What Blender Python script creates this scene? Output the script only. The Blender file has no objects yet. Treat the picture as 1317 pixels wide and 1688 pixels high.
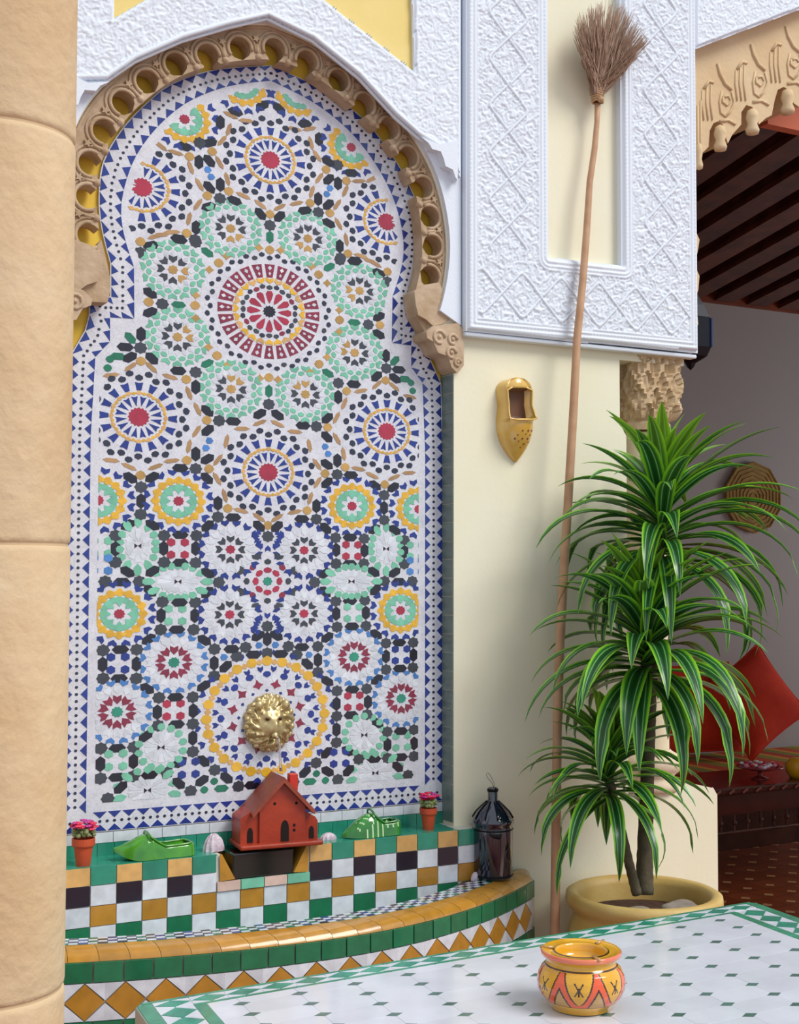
import bpy, bmesh, math, random
import numpy as np
from mathutils import Vector, Matrix
from mathutils.geometry import tessellate_polygon
random.seed(7); rng = np.random.default_rng(7)
PI = math.pi
S = bpy.context.scene
COL = S.collection

# ---------------------------------------------------------------- camera
F = 2200.0; CX, CY = 658.5, 844.0
AL, TH, RO = 0.488475, 0.046291, 0.001995
CAM = Vector((-1.30145, -3.162, 1.5))
_f = Vector((math.sin(AL), math.cos(AL), 0)); _r = Vector((math.cos(AL), -math.sin(AL), 0)); _u = Vector((0, 0, 1))
fwd = _f*math.cos(TH)+_u*math.sin(TH); up0 = _u*math.cos(TH)-_f*math.sin(TH)
right = _r*math.cos(RO)+up0*math.sin(RO); up = up0*math.cos(RO)-_r*math.sin(RO)
cd = bpy.data.cameras.new('camera'); cam = bpy.data.objects.new('camera', cd); COL.objects.link(cam)
cam.matrix_world = Matrix(((right.x, up.x, -fwd.x, CAM.x), (right.y, up.y, -fwd.y, CAM.y), (right.z, up.z, -fwd.z, CAM.z), (0, 0, 0, 1)))
cd.sensor_fit = 'VERTICAL'; cd.sensor_height = 24; cd.lens = 24*F/1688.0; cd.clip_start = 0.05
S.camera = cam
# ---------------------------------------------------------------- light
S.view_settings.view_transform = 'Standard'; S.view_settings.look = 'None'
S.view_settings.gamma = 1; S.view_settings.use_curve_mapping = False
S.view_settings.exposure = 0.5
W = bpy.data.worlds.new('sky'); S.world = W; W.use_nodes = True
bg = W.node_tree.nodes['Background']; bg.inputs[0].default_value = (0.80, 0.90, 1.0, 1); bg.inputs[1].default_value = 0.62
sd = bpy.data.lights.new('sun', 'SUN'); sd.energy = 1.9; sd.angle = math.radians(28); sd.color = (1, 0.965, 0.9)
sun = bpy.data.objects.new('sun', sd); COL.objects.link(sun)
_d = Vector((-0.42, 0.62, -0.80)).normalized()
sun.rotation_euler = _d.to_track_quat('-Z', 'Y').to_euler()


ad = bpy.data.lights.new('room_fill_light', 'AREA'); ad.shape = 'RECTANGLE'; ad.size = 1.6; ad.size_y = 1.4; ad.energy = 30; ad.color = (.95, .96, 1)  # fill light added out of view to brighten the back room; no window modelled
al_ = bpy.data.objects.new('room_fill_light', ad); COL.objects.link(al_); al_.location = (7.3, 1.6, 1.7); al_.rotation_euler = (0, math.radians(82), 0)

# ---------------------------------------------------------------- helpers
def ray(px, py):
    return fwd + right*((px-CX)/F) - up*((py-CY)/F)
def atY(px, py, Y=0.0):
    d = ray(px, py); return CAM + d*((Y-CAM.y)/d.y)
def atZ(px, py, Z):
    d = ray(px, py); return CAM + d*((Z-CAM.z)/d.z)
def XZ(px, py, Y=0.0):
    p = atY(px, py, Y); return (p.x, p.z)
def lin(h):
    if isinstance(h, str):
        c = [int(h[i:i+2], 16)/255 for i in (0, 2, 4)]
    else: c = h
    return [x/12.92 if x <= .04045 else ((x+.055)/1.055)**2.4 for x in c]
MATS = {}
def mat(name, col, rough=.6, var=0.0, vs=20, bump=0.0, bs=80, col2=None, ns=8, metal=0.0, coat=0.0, spec=.5, rand=0.0, trans=0, ior=1.45, detail=4, bd=.004):
    if name in MATS: return MATS[name]
    m = bpy.data.materials.new(name); m.use_nodes = True; nt = m.node_tree; N = nt.nodes; L = nt.links
    b = N['Principled BSDF']; c = lin(col)
    b.inputs['Base Color'].default_value = (*c, 1); b.inputs['Roughness'].default_value = rough
    b.inputs['Metallic'].default_value = metal; b.inputs['Coat Weight'].default_value = coat
    b.inputs['Specular IOR Level'].default_value = spec; b.inputs['Coat Roughness'].default_value = .08
    b.inputs['Transmission Weight'].default_value = trans; b.inputs['IOR'].default_value = ior
    tc = N.new('ShaderNodeTexCoord'); last = None
    if col2 is not None or var > 0:
        n = N.new('ShaderNodeTexNoise'); n.inputs['Scale'].default_value = ns if col2 is not None else vs; n.inputs['Detail'].default_value = detail
        L.new(tc.outputs['Object'], n.inputs['Vector'])
        r = N.new('ShaderNodeMapRange'); r.inputs[1].default_value = .3; r.inputs[2].default_value = .7
        L.new(n.outputs['Fac'], r.inputs[0])
        mx = N.new('ShaderNodeMix'); mx.data_type = 'RGBA'
        L.new(r.outputs[0], mx.inputs[0])
        c2 = lin(col2) if col2 is not None else [x*(1-var) for x in c]
        mx.inputs[6].default_value = (*c, 1); mx.inputs[7].default_value = (*c2, 1)
        last = mx.outputs[2]
    if rand > 0:
        oi = N.new('ShaderNodeObjectInfo'); hs = N.new('ShaderNodeHueSaturation')
        r = N.new('ShaderNodeMapRange'); r.inputs[3].default_value = 1-rand; r.inputs[4].default_value = 1+rand*.6
        L.new(oi.outputs['Random'], r.inputs[0]); L.new(r.outputs[0], hs.inputs['Value'])
        if last: L.new(last, hs.inputs['Color'])
        else: hs.inputs['Color'].default_value = (*c, 1)
        last = hs.outputs[0]
    if last: L.new(last, b.inputs['Base Color'])
    if bump > 0:
        n = N.new('ShaderNodeTexNoise'); n.inputs['Scale'].default_value = bs; n.inputs['Detail'].default_value = 5
        L.new(tc.outputs['Object'], n.inputs['Vector'])
        bp = N.new('ShaderNodeBump'); bp.inputs['Strength'].default_value = bump; bp.inputs['Distance'].default_value = bd
        L.new(n.outputs['Fac'], bp.inputs['Height']); L.new(bp.outputs[0], b.inputs['Normal'])
    MATS[name] = m; return m

class MB:
    def __init__(s): s.v = []; s.f = []; s.m = []; s.mats = []
    def mi(s, m):
        if m is None: return 0
        if m not in s.mats: s.mats.append(m)
        return s.mats.index(m)
    def add(s, vs, fs, m=None):
        o = len(s.v); s.v += [tuple(v) for v in vs]; i = s.mi(m)
        for f in fs: s.f.append(tuple(o+k for k in f)); s.m.append(i)
    def box(s, x0, x1, y0, y1, z0, z1, m=None, M=None):
        v = [Vector((x, y, z)) for x in (x0, x1) for y in (y0, y1) for z in (z0, z1)]
        if M is not None: v = [M @ p for p in v]
        s.add(v, [(0, 1, 3, 2), (4, 6, 7, 5), (0, 4, 5, 1), (2, 3, 7, 6), (0, 2, 6, 4), (1, 5, 7, 3)], m)
    def tube(s, pts, rad, n=8, m=None, caps=True):
        pts = [Vector(p) for p in pts]; k = len(pts)
        rs = rad if isinstance(rad, (list, tuple)) else [rad]*k
        vs = []; ref = None
        for i, p in enumerate(pts):
            t = (pts[min(i+1, k-1)]-pts[max(i-1, 0)]).normalized()
            if ref is None: ref = Vector((0, 0, 1)) if abs(t.z) < .9 else Vector((1, 0, 0))
            a = t.cross(ref).normalized(); b = a.cross(t).normalized(); ref = b
            for j in range(n):
                q = 2*PI*j/n; vs.append(p+a*(rs[i]*math.cos(q))+b*(rs[i]*math.sin(q)))
        fs = [(i*n+j, i*n+(j+1) % n, (i+1)*n+(j+1) % n, (i+1)*n+j) for i in range(k-1) for j in range(n)]
        if caps: fs += [tuple(range(n))[::-1], tuple((k-1)*n+j for j in range(n))]
        s.add(vs, fs, m)
    def lathe(s, prof, c=(0, 0, 0), n=32, m=None, mf=None, sx=1, sy=1):
        c = Vector(c); vs = []; k = len(prof)
        for (r, z) in prof:
            for j in range(n):
                q = 2*PI*j/n; vs.append(c+Vector((r*math.cos(q)*sx, r*math.sin(q)*sy, z)))
        o = len(s.v); s.v += [tuple(v) for v in vs]
        for i in range(k-1):
            for j in range(n):
                s.f.append((o+i*n+j, o+i*n+(j+1) % n, o+(i+1)*n+(j+1) % n, o+(i+1)*n+j))
                s.m.append(s.mi(mf(i, j) if mf else m))
    def ball(s, c, r, m=None, n=8, k=5):
        c = Vector(c); r = Vector(r) if isinstance(r, (tuple, list, Vector)) else Vector((r, r, r))
        vs = [c+Vector((0, 0, r.z))]
        for i in range(1, k):
            a = PI*i/k
            for j in range(n):
                q = 2*PI*j/n; vs.append(c+Vector((r.x*math.sin(a)*math.cos(q), r.y*math.sin(a)*math.sin(q), r.z*math.cos(a))))
        vs.append(c-Vector((0, 0, r.z))); fs = []
        for j in range(n): fs.append((0, 1+j, 1+(j+1) % n))
        for i in range(k-2):
            for j in range(n): fs.append((1+i*n+j, 1+(i+1)*n+j, 1+(i+1)*n+(j+1) % n, 1+i*n+(j+1) % n))
        e = len(vs)-1; b = 1+(k-2)*n
        for j in range(n): fs.append((e, b+(j+1) % n, b+j))
        s.add(vs, fs, m)
    def slab(s, loops, y0, y1, m=None, side=None):
        """loops of (x,z); front at y0 (towards camera), back at y1"""
        fl = [p for l in loops for p in l]
        tri = tessellate_polygon([[Vector((p[0], p[1], 0)) for p in l] for l in loops])
        fv = [(p[0], y0, p[1]) for p in fl]
        fs = []
        for t in tri:
            a, b, c = [Vector((fl[i][0], fl[i][1], 0)) for i in t]
            nz = (b-a).cross(c-a).z
            if abs(nz) < 1e-12: continue
            fs.append(tuple(t) if nz > 0 else tuple(t[::-1]))
        s.add(fv, fs, m)
        s.add([(p[0], y1, p[1]) for p in fl], [f[::-1] for f in fs], m)
        for l in loops:
            n = len(l); s.add([(p[0], y0, p[1]) for p in l]+[(p[0], y1, p[1]) for p in l], [(i, (i+1) % n, n+(i+1) % n, n+i) for i in range(n)], side or m)
    def build(s, name, m=None, parent=None, smooth=False, loc=None, rot=None, fix=False):
        me = bpy.data.meshes.new(name); me.from_pydata(s.v, [], s.f)
        if m is not None and not s.mats: me.materials.append(m)
        for q in s.mats: me.materials.append(q)
        if len(s.mats) > 1: me.polygons.foreach_set('material_index', s.m)
        if smooth: me.polygons.foreach_set('use_smooth', [True]*len(me.polygons))
        me.update()
        if fix:
            bm = bmesh.new(); bm.from_mesh(me); bmesh.ops.recalc_face_normals(bm, faces=bm.faces); bm.to_mesh(me); bm.free()
        o = bpy.data.objects.new(name, me); COL.objects.link(o)
        if parent: o.parent = parent
        if loc is not None: o.location = loc
        if rot is not None: o.rotation_euler = rot
        return o
def bevel(o, w, seg=2):
    md = o.modifiers.new('bevel', 'BEVEL'); md.width = w; md.segments = seg; md.limit_method = 'ANGLE'; md.angle_limit = .6
    return o
def thing(name, label, cat, loc=(0, 0, 0), rotz=0, group=None):
    o = bpy.data.objects.new(name, None); COL.objects.link(o); o.location = loc; o.rotation_euler = (0, 0, rotz)
    o.empty_display_size = .05
    o['label'] = label; o['category'] = cat
    if group: o['group'] = group
    return o
def tag(o, label=None, cat=None, group=None, kind=None):
    if label: o['label'] = label
    if cat: o['category'] = cat
    if group: o['group'] = group
    if kind: o['kind'] = kind
    return o
def struct(o): o['kind'] = 'structure'; return o
def V2(p): return Vector((p[0], p[1]))
def resample(pts, n):
    P = [V2(p) for p in pts]; d = [0]
    for a, b in zip(P, P[1:]): d.append(d[-1]+(b-a).length)
    out = []
    for i in range(n):
        t = d[-1]*i/(n-1); k = 0
        while k < len(d)-2 and d[k+1] < t: k += 1
        w = (t-d[k])/max(1e-9, d[k+1]-d[k]); out.append(P[k].lerp(P[k+1], w))
    return out
def smoothcurve(pts, sub=6):
    P = [V2(p) for p in pts]; out = []
    for i in range(len(P)-1):
        p0 = P[max(i-1, 0)]; p1 = P[i]; p2 = P[i+1]; p3 = P[min(i+2, len(P)-1)]
        for k in range(sub):
            t = k/sub
            out.append(.5*((2*p1)+(p2-p0)*t+(2*p0-5*p1+4*p2-p3)*t*t+(3*p1-3*p2+p3-p0)*t**3))
    out.append(P[-1]); return out
def inside(pt, poly):
    x, y = pt; c = False; n = len(poly); j = n-1
    for i in range(n):
        xi, yi = poly[i][0], poly[i][1]; xj, yj = poly[j][0], poly[j][1]
        if (yi > y) != (yj > y) and x < (xj-xi)*(y-yi)/(yj-yi)+xi: c = not c
        j = i
    return c

# ---------------------------------------------------------------- materials
plaster = mat('cream_plaster', 'E8E3CE', .75, col2='E5DEC2', ns=3, bump=.12, bs=60)
white = mat('white_stucco', 'DDE4EF', .7, bump=.15, bs=150)
yellow_paint = mat('yellow_paint', 'E9D28A', .7, col2='E2C878', ns=4, bump=.1)
niche_yellow = mat('niche_yellow', 'E8C548', .65, col2='DDB43A', ns=6, bump=.1)
brown_carve = mat('carved_plaster', 'C4AC92', .85, col2='A68B6C', ns=16, bump=.7, bs=55)
ochre = mat('ochre_plaster', 'D8C09C', .8, col2='CBAE86', ns=5, bump=.35, bs=70)
stone = mat('sandstone', 'D4BC9A', .9, col2='C6A57C', ns=5, bump=.8, bs=34, bd=.0055, detail=8)
grout = mat('white_grout', 'DADBE4', .45, col2='CBCBD6', ns=30, bump=.15, bs=60)
def joints(mm, sc, amt):
    nt = mm.node_tree; N = nt.nodes; L = nt.links; b = N['Principled BSDF']; src = b.inputs['Base Color'].links[0].from_socket
    vo = N.new('ShaderNodeTexVoronoi'); vo.feature = 'DISTANCE_TO_EDGE'; vo.inputs['Scale'].default_value = sc
    tc = N.new('ShaderNodeTexCoord'); L.new(tc.outputs['Object'], vo.inputs['Vector'])
    mr = N.new('ShaderNodeMapRange'); mr.inputs[1].default_value = 0; mr.inputs[2].default_value = .05; mr.inputs[3].default_value = amt; mr.inputs[4].default_value = 1
    L.new(vo.outputs['Distance'], mr.inputs[0]); hs = N.new('ShaderNodeHueSaturation'); L.new(mr.outputs[0], hs.inputs['Value']); L.new(src, hs.inputs['Color']); L.new(hs.outputs[0], b.inputs['Base Color'])
joints(grout, 95, .78)
TILE = {}
for k, c in dict(W='DCE1EA', B='22388F', D='2B2F45', H='1D1A2A', G='40434C', R='B02C48', K='8E2A45', Y='E9B534', T='7CC7A9', E='1F7A5C', L='4E86CE', O='C39A56', N='B58E62', A='BC8630', C='DDAE6C', M='1C7550', Q='2F9078', P='E2C2B4').items():
    TILE[k] = mat('glaze_'+k, c, .22, var=.22, vs=35, bump=.12, bs=30, coat=.5, rand=.13)
MATS_PREFIX = 0

# ---------------------------------------------------------------- setting: courtyard
Xc = -0.005            # axis of the niche
MIR = lambda p: (2*Xc-p[0], p[1])
m = MB(); m.box(-6, 9, -8, 5, -.1, 0); struct(m.build('floor', None)); 
floor_o = bpy.data.objects['floor']
def floor_mat():
    mm = bpy.data.materials.new('terracotta_floor'); mm.use_nodes = True; nt = mm.node_tree; N = nt.nodes; L = nt.links; b = N['Principled BSDF']
    tc = N.new('ShaderNodeTexCoord'); br = N.new('ShaderNodeTexBrick'); L.new(tc.outputs['Object'], br.inputs['Vector'])
    br.offset = 0; br.inputs['Scale'].default_value = 7; br.inputs['Brick Width'].default_value = 1; br.inputs['Row Height'].default_value = 1
    br.inputs['Color1'].default_value = (*lin('A4512E'), 1); br.inputs['Color2'].default_value = (*lin('93421F'), 1); br.inputs['Mortar'].default_value = (*lin('6E3A24'), 1); br.inputs['Mortar Size'].default_value = .03
    L.new(br.outputs['Color'], b.inputs['Base Color']); b.inputs['Roughness'].default_value = .3; return mm
floor_o.data.materials.append(floor_mat())
# little pale inset tiles in the room floor
m = MB(); zt = .002
for i in range(26):
    for j in range(16):
        x = 2.2+i*1/7; y = .9+j*1/7; r = .028
        m.add([(x-r, y, zt), (x, y-r, zt), (x+r, y, zt), (x, y+r, zt)], [(0, 1, 2, 3)])
o = m.build('floor_inset', mat('inset_pale', 'E3A878', .35)); o['kind'] = 'stuff'; o.parent = floor_o

WY = -.07
# arch outline (outer edge of the carved band), left half from foot to apex, measured on the wall
bo_l = [XZ(*p, -.06) for p in ((150, 528), (128, 470), (117, 400), (117, 330), (128, 250), (150, 190), (188, 140), (240, 98), (305, 67), (375, 50), (441, 42))]
bo_r = [XZ(*p, -.06) for p in ((715, 528), (735, 470), (748, 405), (745, 350), (727, 290), (700, 240), (660, 187), (612, 135), (560, 93), (500, 60), (441, 42))]
# average the two halves about the axis of the arch
ax = bo_l[-1][0]
L_ = resample(smoothcurve(bo_l), 60); R_ = resample(smoothcurve(bo_r), 60)
half = [((-(l.x-ax)+(r.x-ax))/2, (l.y+r.y)/2) for l, r in zip(L_, R_)]
arch_out = [(ax-h, z) for h, z in half]+[(ax+h, z) for h, z in half[::-1][1:]]

# opening in the wall (behind the band)
shr = .02
op = [(-.548, .60), (-.548, arch_out[0][1]-.02)]+[(ax+(x-ax)*.995, z-.003) for x, z in arch_out]+[(.507, arch_out[-1][1]-.02), (.507, .60)]
m = MB(); 
loop = [(-3, 0)]+[(-.548, 0)]+op+[(.507, 0), (1.085, 0), (1.085, 1.90), (1.062, 1.935), (1.062, 2.12), (1.30, 2.12), (1.30, 3.9), (-3, 3.9)]
m.slab([loop], WY, .0, plaster)
wall = struct(m.build('wall_back', None))
m = MB(); m.box(-3, 1.06, .0, .30, 0, 3.9, plaster); m.box(1.085, 1.30, 0.0, .3, 2.12, 3.9, plaster)
struct(m.build('wall_back_core', None))
m = MB(); m.box(-.60, .60, -.001, .0, .6, 3.0)
o = m.build('niche_paint', niche_yellow, wall)
# grey-green tiled return on the right flank of the niche
m = MB()
for i in range(27):
    z0 = .84+i*.05; m.box(.5045, .5075, WY+.004, -.002, z0, z0+.048)
o = m.build('return_tile', mat('return_glaze', '6F7F78', .3, var=.3, vs=20, coat=.4), wall); o['kind'] = 'stuff'
# plinth below the column
m = MB(); m.slab([[(1.0849, 0), (1.414, 0), (1.414, .845), (1.398, .868), (1.0849, .862)]], WY, .30, plaster)
bevel(struct(m.build('wall_plinth', None)), .006)

# white plaster ground around the arch
def clampz(l): return l
ground = [(-.9, 2.2)]+[(ax+(x-ax)*1.0, z) for x, z in arch_out if z > 2.2]+[(.52, 2.17), (.52, 3.35), (-.9, 3.35)]
m = MB(); m.slab([ground], -.085, WY, white)
trim1 = struct(m.build('trim_1', None))

# ---- carved stucco relief as real height field
def carve(X, Z, cx, kind=0):
    # curling scroll work: rings round scattered seeds, warped, under crossing straps
    r = np.random.default_rng(3+kind)
    w1 = .009*np.sin(X*95+3*np.sin(Z*60)); w2 = .009*np.sin(Z*88+2.5*np.sin(X*72))
    Xw = X+w1; Zw = Z+w2
    sc = .040 if kind == 0 else .034
    gi = np.floor(Xw/sc); gj = np.floor(Zw/sc)
    best = np.full(X.shape, 9.0); sec = np.full(X.shape, 9.0)
    def hsh(a, b, k): return np.modf(np.abs(np.sin(a*127.1+b*311.7+k*74.7)*43758.5453))[0]
    for di in (-1, 0, 1):
        for dj in (-1, 0, 1):
            a = gi+di; b = gj+dj
            px = (a+.15+.7*hsh(a, b, 1))*sc; pz = (b+.15+.7*hsh(a, b, 2))*sc
            d = np.hypot(Xw-px, Zw-pz); sec = np.minimum(sec, np.maximum(best, d)); best = np.minimum(best, d)
    ang = np.sin(best*2*PI/.0105+ (Xw*31+Zw*17))
    h = .55*(ang > -.15)*(.5+.5*np.clip(ang*2, -1, 1))
    edge = sec-best
    h = np.where(edge < .0040, .75, h)
    if kind == 0:
        per = .26
        t = np.modf((Z-2.0)/per+10)[0]
        tri = .068*(2/PI)*np.arcsin(.985*np.cos(2*PI*t))
        for s_ in (-1, 1):
            d = np.abs((X-cx)-s_*tri)
            h = np.where(d < .0048, .95, np.where(d < .0075, .0, h))
    return h
def relief(name, loops, y, kind=0, cx=0, horiz=None, res=.0030, depth=.005, mould=.03, material=None, parent=None, outer_only=False):
    P = np.array([p for l in loops for p in l]); x0, z0 = P.min(0); x1, z1 = P.max(0); z1 = min(z1, 3.34)
    nx = int((x1-x0)/res)+1; nz = int((z1-z0)/res)+1
    X, Z = np.meshgrid(np.linspace(x0, x1, nx), np.linspace(z0, z1, nz))
    ins = np.zeros(X.shape, bool); D = np.full(X.shape, 9.0)
    for l in loops:
        n = len(l)
        for i in range(n):
            (ax_, az), (bx, bz) = l[i], l[(i+1) % n]
            if az != bz:
                c = ((az > Z) != (bz > Z)) & (X < (bx-ax_)*(Z-az)/(bz-az)+ax_); ins ^= c
            if min(az, bz) > 3.3: continue
            ex, ez = bx-ax_, bz-az; t = np.clip(((X-ax_)*ex+(Z-az)*ez)/(ex*ex+ez*ez), 0, 1)
            D = np.minimum(D, np.hypot(X-ax_-t*ex, Z-az-t*ez))
    if horiz is not None:
        zc, xl, xr = horiz   # lower bar of a U shaped frame: the pattern turns with it
        Hh = carve(Z, X, zc, kind); Hv = carve(X, Z, np.where(X < (xl+xr)/2, xl, xr), kind)
        H = np.where(Z < horiz[0]+.11, Hh, Hv)
    else: H = carve(X, Z, cx, kind)
    ridge = .5+.5*np.cos(2*PI*D/(mould/3)); bead = .75+.25*np.sin((X+Z)*2*PI/.012)
    H = np.where(D < mould, .35+.75*ridge*np.where((D > mould/3) & (D < 2*mould/3), bead, 1), H)
    H = np.where(D < res*1.2, -1.0, H)
    Y = y-depth*H
    ok = ins[:-1, :-1] | ins[1:, :-1] | ins[:-1, 1:] | ins[1:, 1:]
    idx = np.arange(nx*nz).reshape(nz, nx)
    q = np.stack([idx[:-1, :-1][ok], idx[:-1, 1:][ok], idx[1:, 1:][ok], idx[1:, :-1][ok]], 1)
    used = np.unique(q); mp = np.full(nx*nz, -1); mp[used] = np.arange(len(used))
    V = np.stack([X.ravel(), Y.ravel(), Z.ravel()], 1)[used]; q = mp[q]
    me = bpy.data.meshes.new(name); me.vertices.add(len(V)); me.vertices.foreach_set('co', V.ravel())
    me.loops.add(q.size); me.loops.foreach_set('vertex_index', q.ravel()); me.polygons.add(len(q))
    me.polygons.foreach_set('loop_start', np.arange(len(q))*4); me.polygons.foreach_set('use_smooth', np.ones(len(q), bool))
    me.update(calc_edges=True); me.materials.append(material or white)
    o = bpy.data.objects.new(name, me); COL.objects.link(o)
    if parent: o.parent = parent
    return o

# frame around the arch (alfiz)
cove = [XZ(*p, -.10) for p in ((60, 134), (120, 132), (175, 131), (222, 98), (300, 64), (375, 42), (441, 27), (516, 64), (592, 125), (652, 190), (690, 224), (722, 243), (752, 292))]
af_out = cove+[XZ(755, -95, -.10), XZ(60, -95, -.10)]
tri_r = [XZ(*p, -.10) for p in ((683, 121), (677, -95), (412, -95))]
tri_l = [XZ(*p, -.10) for p in ((186, 34), (328, -50), (420, -95), (186, -95))]
af_out[-3] = (.509, af_out[-3][1]); af_out[-2] = (.509, 3.36)
m = MB(); m.slab([af_out, tri_r[::-1], tri_l[::-1]], -.103, -.085, white)
alf = struct(m.build('trim_2', None))
relief('carved_relief', [af_out, tri_r, tri_l], -.106, kind=1, mould=.012, parent=alf, depth=.004)
m = MB()
for t in (tri_r, tri_l): m.slab([t], -.090, -.085, yellow_paint)
m.build('yellow_panel', yellow_paint, alf)
# rounded moulding along the cove and a white corbel on each side
m = MB(); m.tube([(x, -.104, z+.006) for x, z in cove], .007, 8, white); m.tube([(x, -.094, z-.004) for x, z in cove], .005, 8, white)
m.build('cove_moulding', white, alf, smooth=True)
cor_px = [(694, 226), (706, 236), (712, 246), (726, 250), (731, 262), (734, 274), (746, 280), (750, 292), (754, 298), (754, 232), (722, 238)]
for sgn in (1, -1):
    pr = [XZ(*p, -.11) for p in cor_px]
    if sgn < 0: pr = [(2*ax-x, z) for x, z in pr][::-1]
    m = MB(); m.slab([pr], -.112, -.085, white); bevel(m.build('corbel', None, alf), .004, 3)

# right hand U-shaped stucco frame
UX0, UX1, UZ = .525, 1.325, 2.152
Ul = [(UX0, UZ), (UX1, UZ+.006), (UX1, 3.36), (1.048, 3.36), (1.048, 2.385), (.790, 2.380), (.790, 3.36), (UX0, 3.36)]
m = MB(); m.slab([Ul], -.103, WY, white); uf = struct(m.build('trim_3', None))
m2 = MB(); m2.box(1.28, UX1, WY, .30, UZ, 3.9, white); m2.build('pier_flank', white, uf)
relief('carved_relief', [Ul], -.108, kind=0, horiz=(2.265, .657, 1.187), mould=.036, parent=uf, depth=.0055)
m = MB(); m.slab([[(.79, 2.38), (1.048, 2.385), (1.048, 3.36), (.79, 3.36)]], -.078, WY, plaster); m.build('plain_panel', plaster, uf)
m = MB(); m.box(UX0, UX1, -.100, WY, UZ-.012, UZ, white); bevel(m.build('lower_lip', white, uf), .004)

# stucco band and ochre carved arch over the room opening
la = XZ(1128, 76, -.10); lb = XZ(1317, 5, -.10); k_ = (lb[1]-la[1])/(lb[0]-la[0])
ov = [(UX1, la[1]), (3.2, la[1]+k_*(3.2-UX1)), (3.2, 5.0), (UX1, 3.36)]
band = [(UX1, la[1]), (2.0, la[1]+k_*(2.0-UX1)), (2.0, 3.36), (UX1, 3.36)] if la[1]+k_*(2-UX1) < 3.3 else [(UX1, la[1]), (UX1+(3.30-la[1])/k_, 3.30), (UX1+(3.30-la[1])/k_, 3.36), (UX1, 3.36)]
m = MB(); m.slab([[(UX1, la[1]), (3.2, la[1]+k_*(3.2-UX1)), (3.2, 4.6), (UX1, 4.6)]], -.100, .10, white)
t4 = struct(m.build('trim_4', None))
relief('carved_relief', [band], -.105, kind=1, mould=.012, parent=t4, depth=.004)

OYF = -.055
lobe_px = [(1139, 545), (1151, 535), (1149, 515), (1143, 500), (1151, 478), (1153, 455), (1144, 435), (1150, 415), (1153, 395), (1144, 375), (1148, 352), (1145, 330), (1141, 312), (1136, 295),
           (1143, 280), (1150, 255), (1160, 250), (1168, 242), (1170, 215), (1176, 203), (1184, 200), (1192, 206), (1196, 225), (1200, 236), (1207, 222), (1216, 212), (1222, 205), (1222, 185), (1230, 173), (1240, 176), (1247, 190), (1251, 205), (1262, 195), (1272, 190), (1277, 165), (1282, 148), (1292, 143), (1303, 150), (1308, 170), (1317, 176), (1328, 160), (1332, 135), (1345, 118)]
lob = [XZ(*p, OYF) for p in lobe_px]
sp = [(1.29, lob[0][1])]+lob+[(lob[-1][0]+.3, lob[-1][1]+.22), (lob[-1][0]+.3, 4.4), (1.29, 4.4)]
m = MB(); m.slab([sp], OYF, .12, ochre); 
arch_r = struct(m.build('wall_arch_right', None)); 
m = MB()   # pendants and raised carving
for (px, py, r) in ((1187, 232, .02), (1240, 205, .021), (1298, 172, .022), (1152, 262, .012)):
    p = atY(px, py, OYF-.012)
    m.lathe([(.001, .05), (r*.75, .042), (r, .02), (r*.7, .0), (r*1.05, -.018), (r*.9, -.03), (.001, -.034)], (p.x, p.y, p.z+.0), 12)
m.build('pendant', ochre, arch_r, smooth=True)
m = MB()
def carve_line(pts, r=.004): m.tube([atY(px, py, OYF-.001) for px, py in pts], r, 6)
for (ox, oy, s_) in ((0, 0, 1), (55, -32, 1.05), (112, -62, 1.1)):
    carve_line([(1183+ox, 105+oy), (1187+ox, 122+oy), (1195+ox, 138+oy), (1206+ox, 148+oy)], .006)
    carve_line([(1190+ox, 150+oy), (1186+ox, 168+oy), (1188+ox, 186+oy), (1196+ox, 192+oy)])
    carve_line([(1206+ox, 152+oy), (1210+ox, 168+oy), (1204+ox, 184+oy), (1196+ox, 192+oy)])
    carve_line([(1192+ox, 160+oy), (1200+ox, 158+oy), (1205+ox, 166+oy), (1198+ox, 174+oy), (1191+ox, 168+oy), (1192+ox, 160+oy)])
    for d in (0, 7, 14): carve_line([(1158+ox+d, 148+oy-d*.6), (1157+ox+d, 170+oy), (1160+ox+d, 198+oy)], .003)
    carve_line([(1160+ox, 146+oy), (1168+ox, 134+oy), (1176+ox, 136+oy)], .005)
    carve_line([(1186+ox, 200+oy), (1200+ox, 198+oy), (1212+ox, 205+oy)], .005)
for d in range(4): carve_line([(1140+d*5, 190-d*8), (1140+d*5, 235), (1141+d*4, 272-d*8)], .003)
m.build('carving', ochre, arch_r, smooth=True)

# ---------------------------------------------------------------- carved lobed arch over the mosaic
arch = thing('lobed_arch', 'brown carved plaster arch with scalloped lobes around the mosaic niche', 'arch')
notch_px = [(143, 391), (143, 328), (145, 273), (168, 220), (199, 173), (238, 138), (286, 110), (338, 95), (391, 83), (448, 85), (501, 105), (554, 135), (596, 175), (636, 215), (667, 262), (692, 312), (706, 360), (711, 408), (708, 460)]
bi = [XZ(*p, -.05) for p in ((175, 500), (180, 470), (172, 425), (161, 380), (157, 330), (163, 275), (195, 213), (240, 165), (298, 127), (370, 106), (441, 101), (500, 119), (553, 155), (605, 200), (650, 252), (678, 310), (690, 370), (692, 430), (683, 475), (680, 500), (682, 522))]
bi_l = bi[:11]; bi = [p for p in bi]
ic = smoothcurve(bi, 8); ic[0] = V2(bi[0])
NY0, NY1 = -.062, -.013
notches = [V2(XZ(*p, -.045)) for p in notch_px]
def nearest(p): return min(range(len(ic)), key=lambda i: (ic[i]-p).length)
seq = []; last = 0
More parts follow.
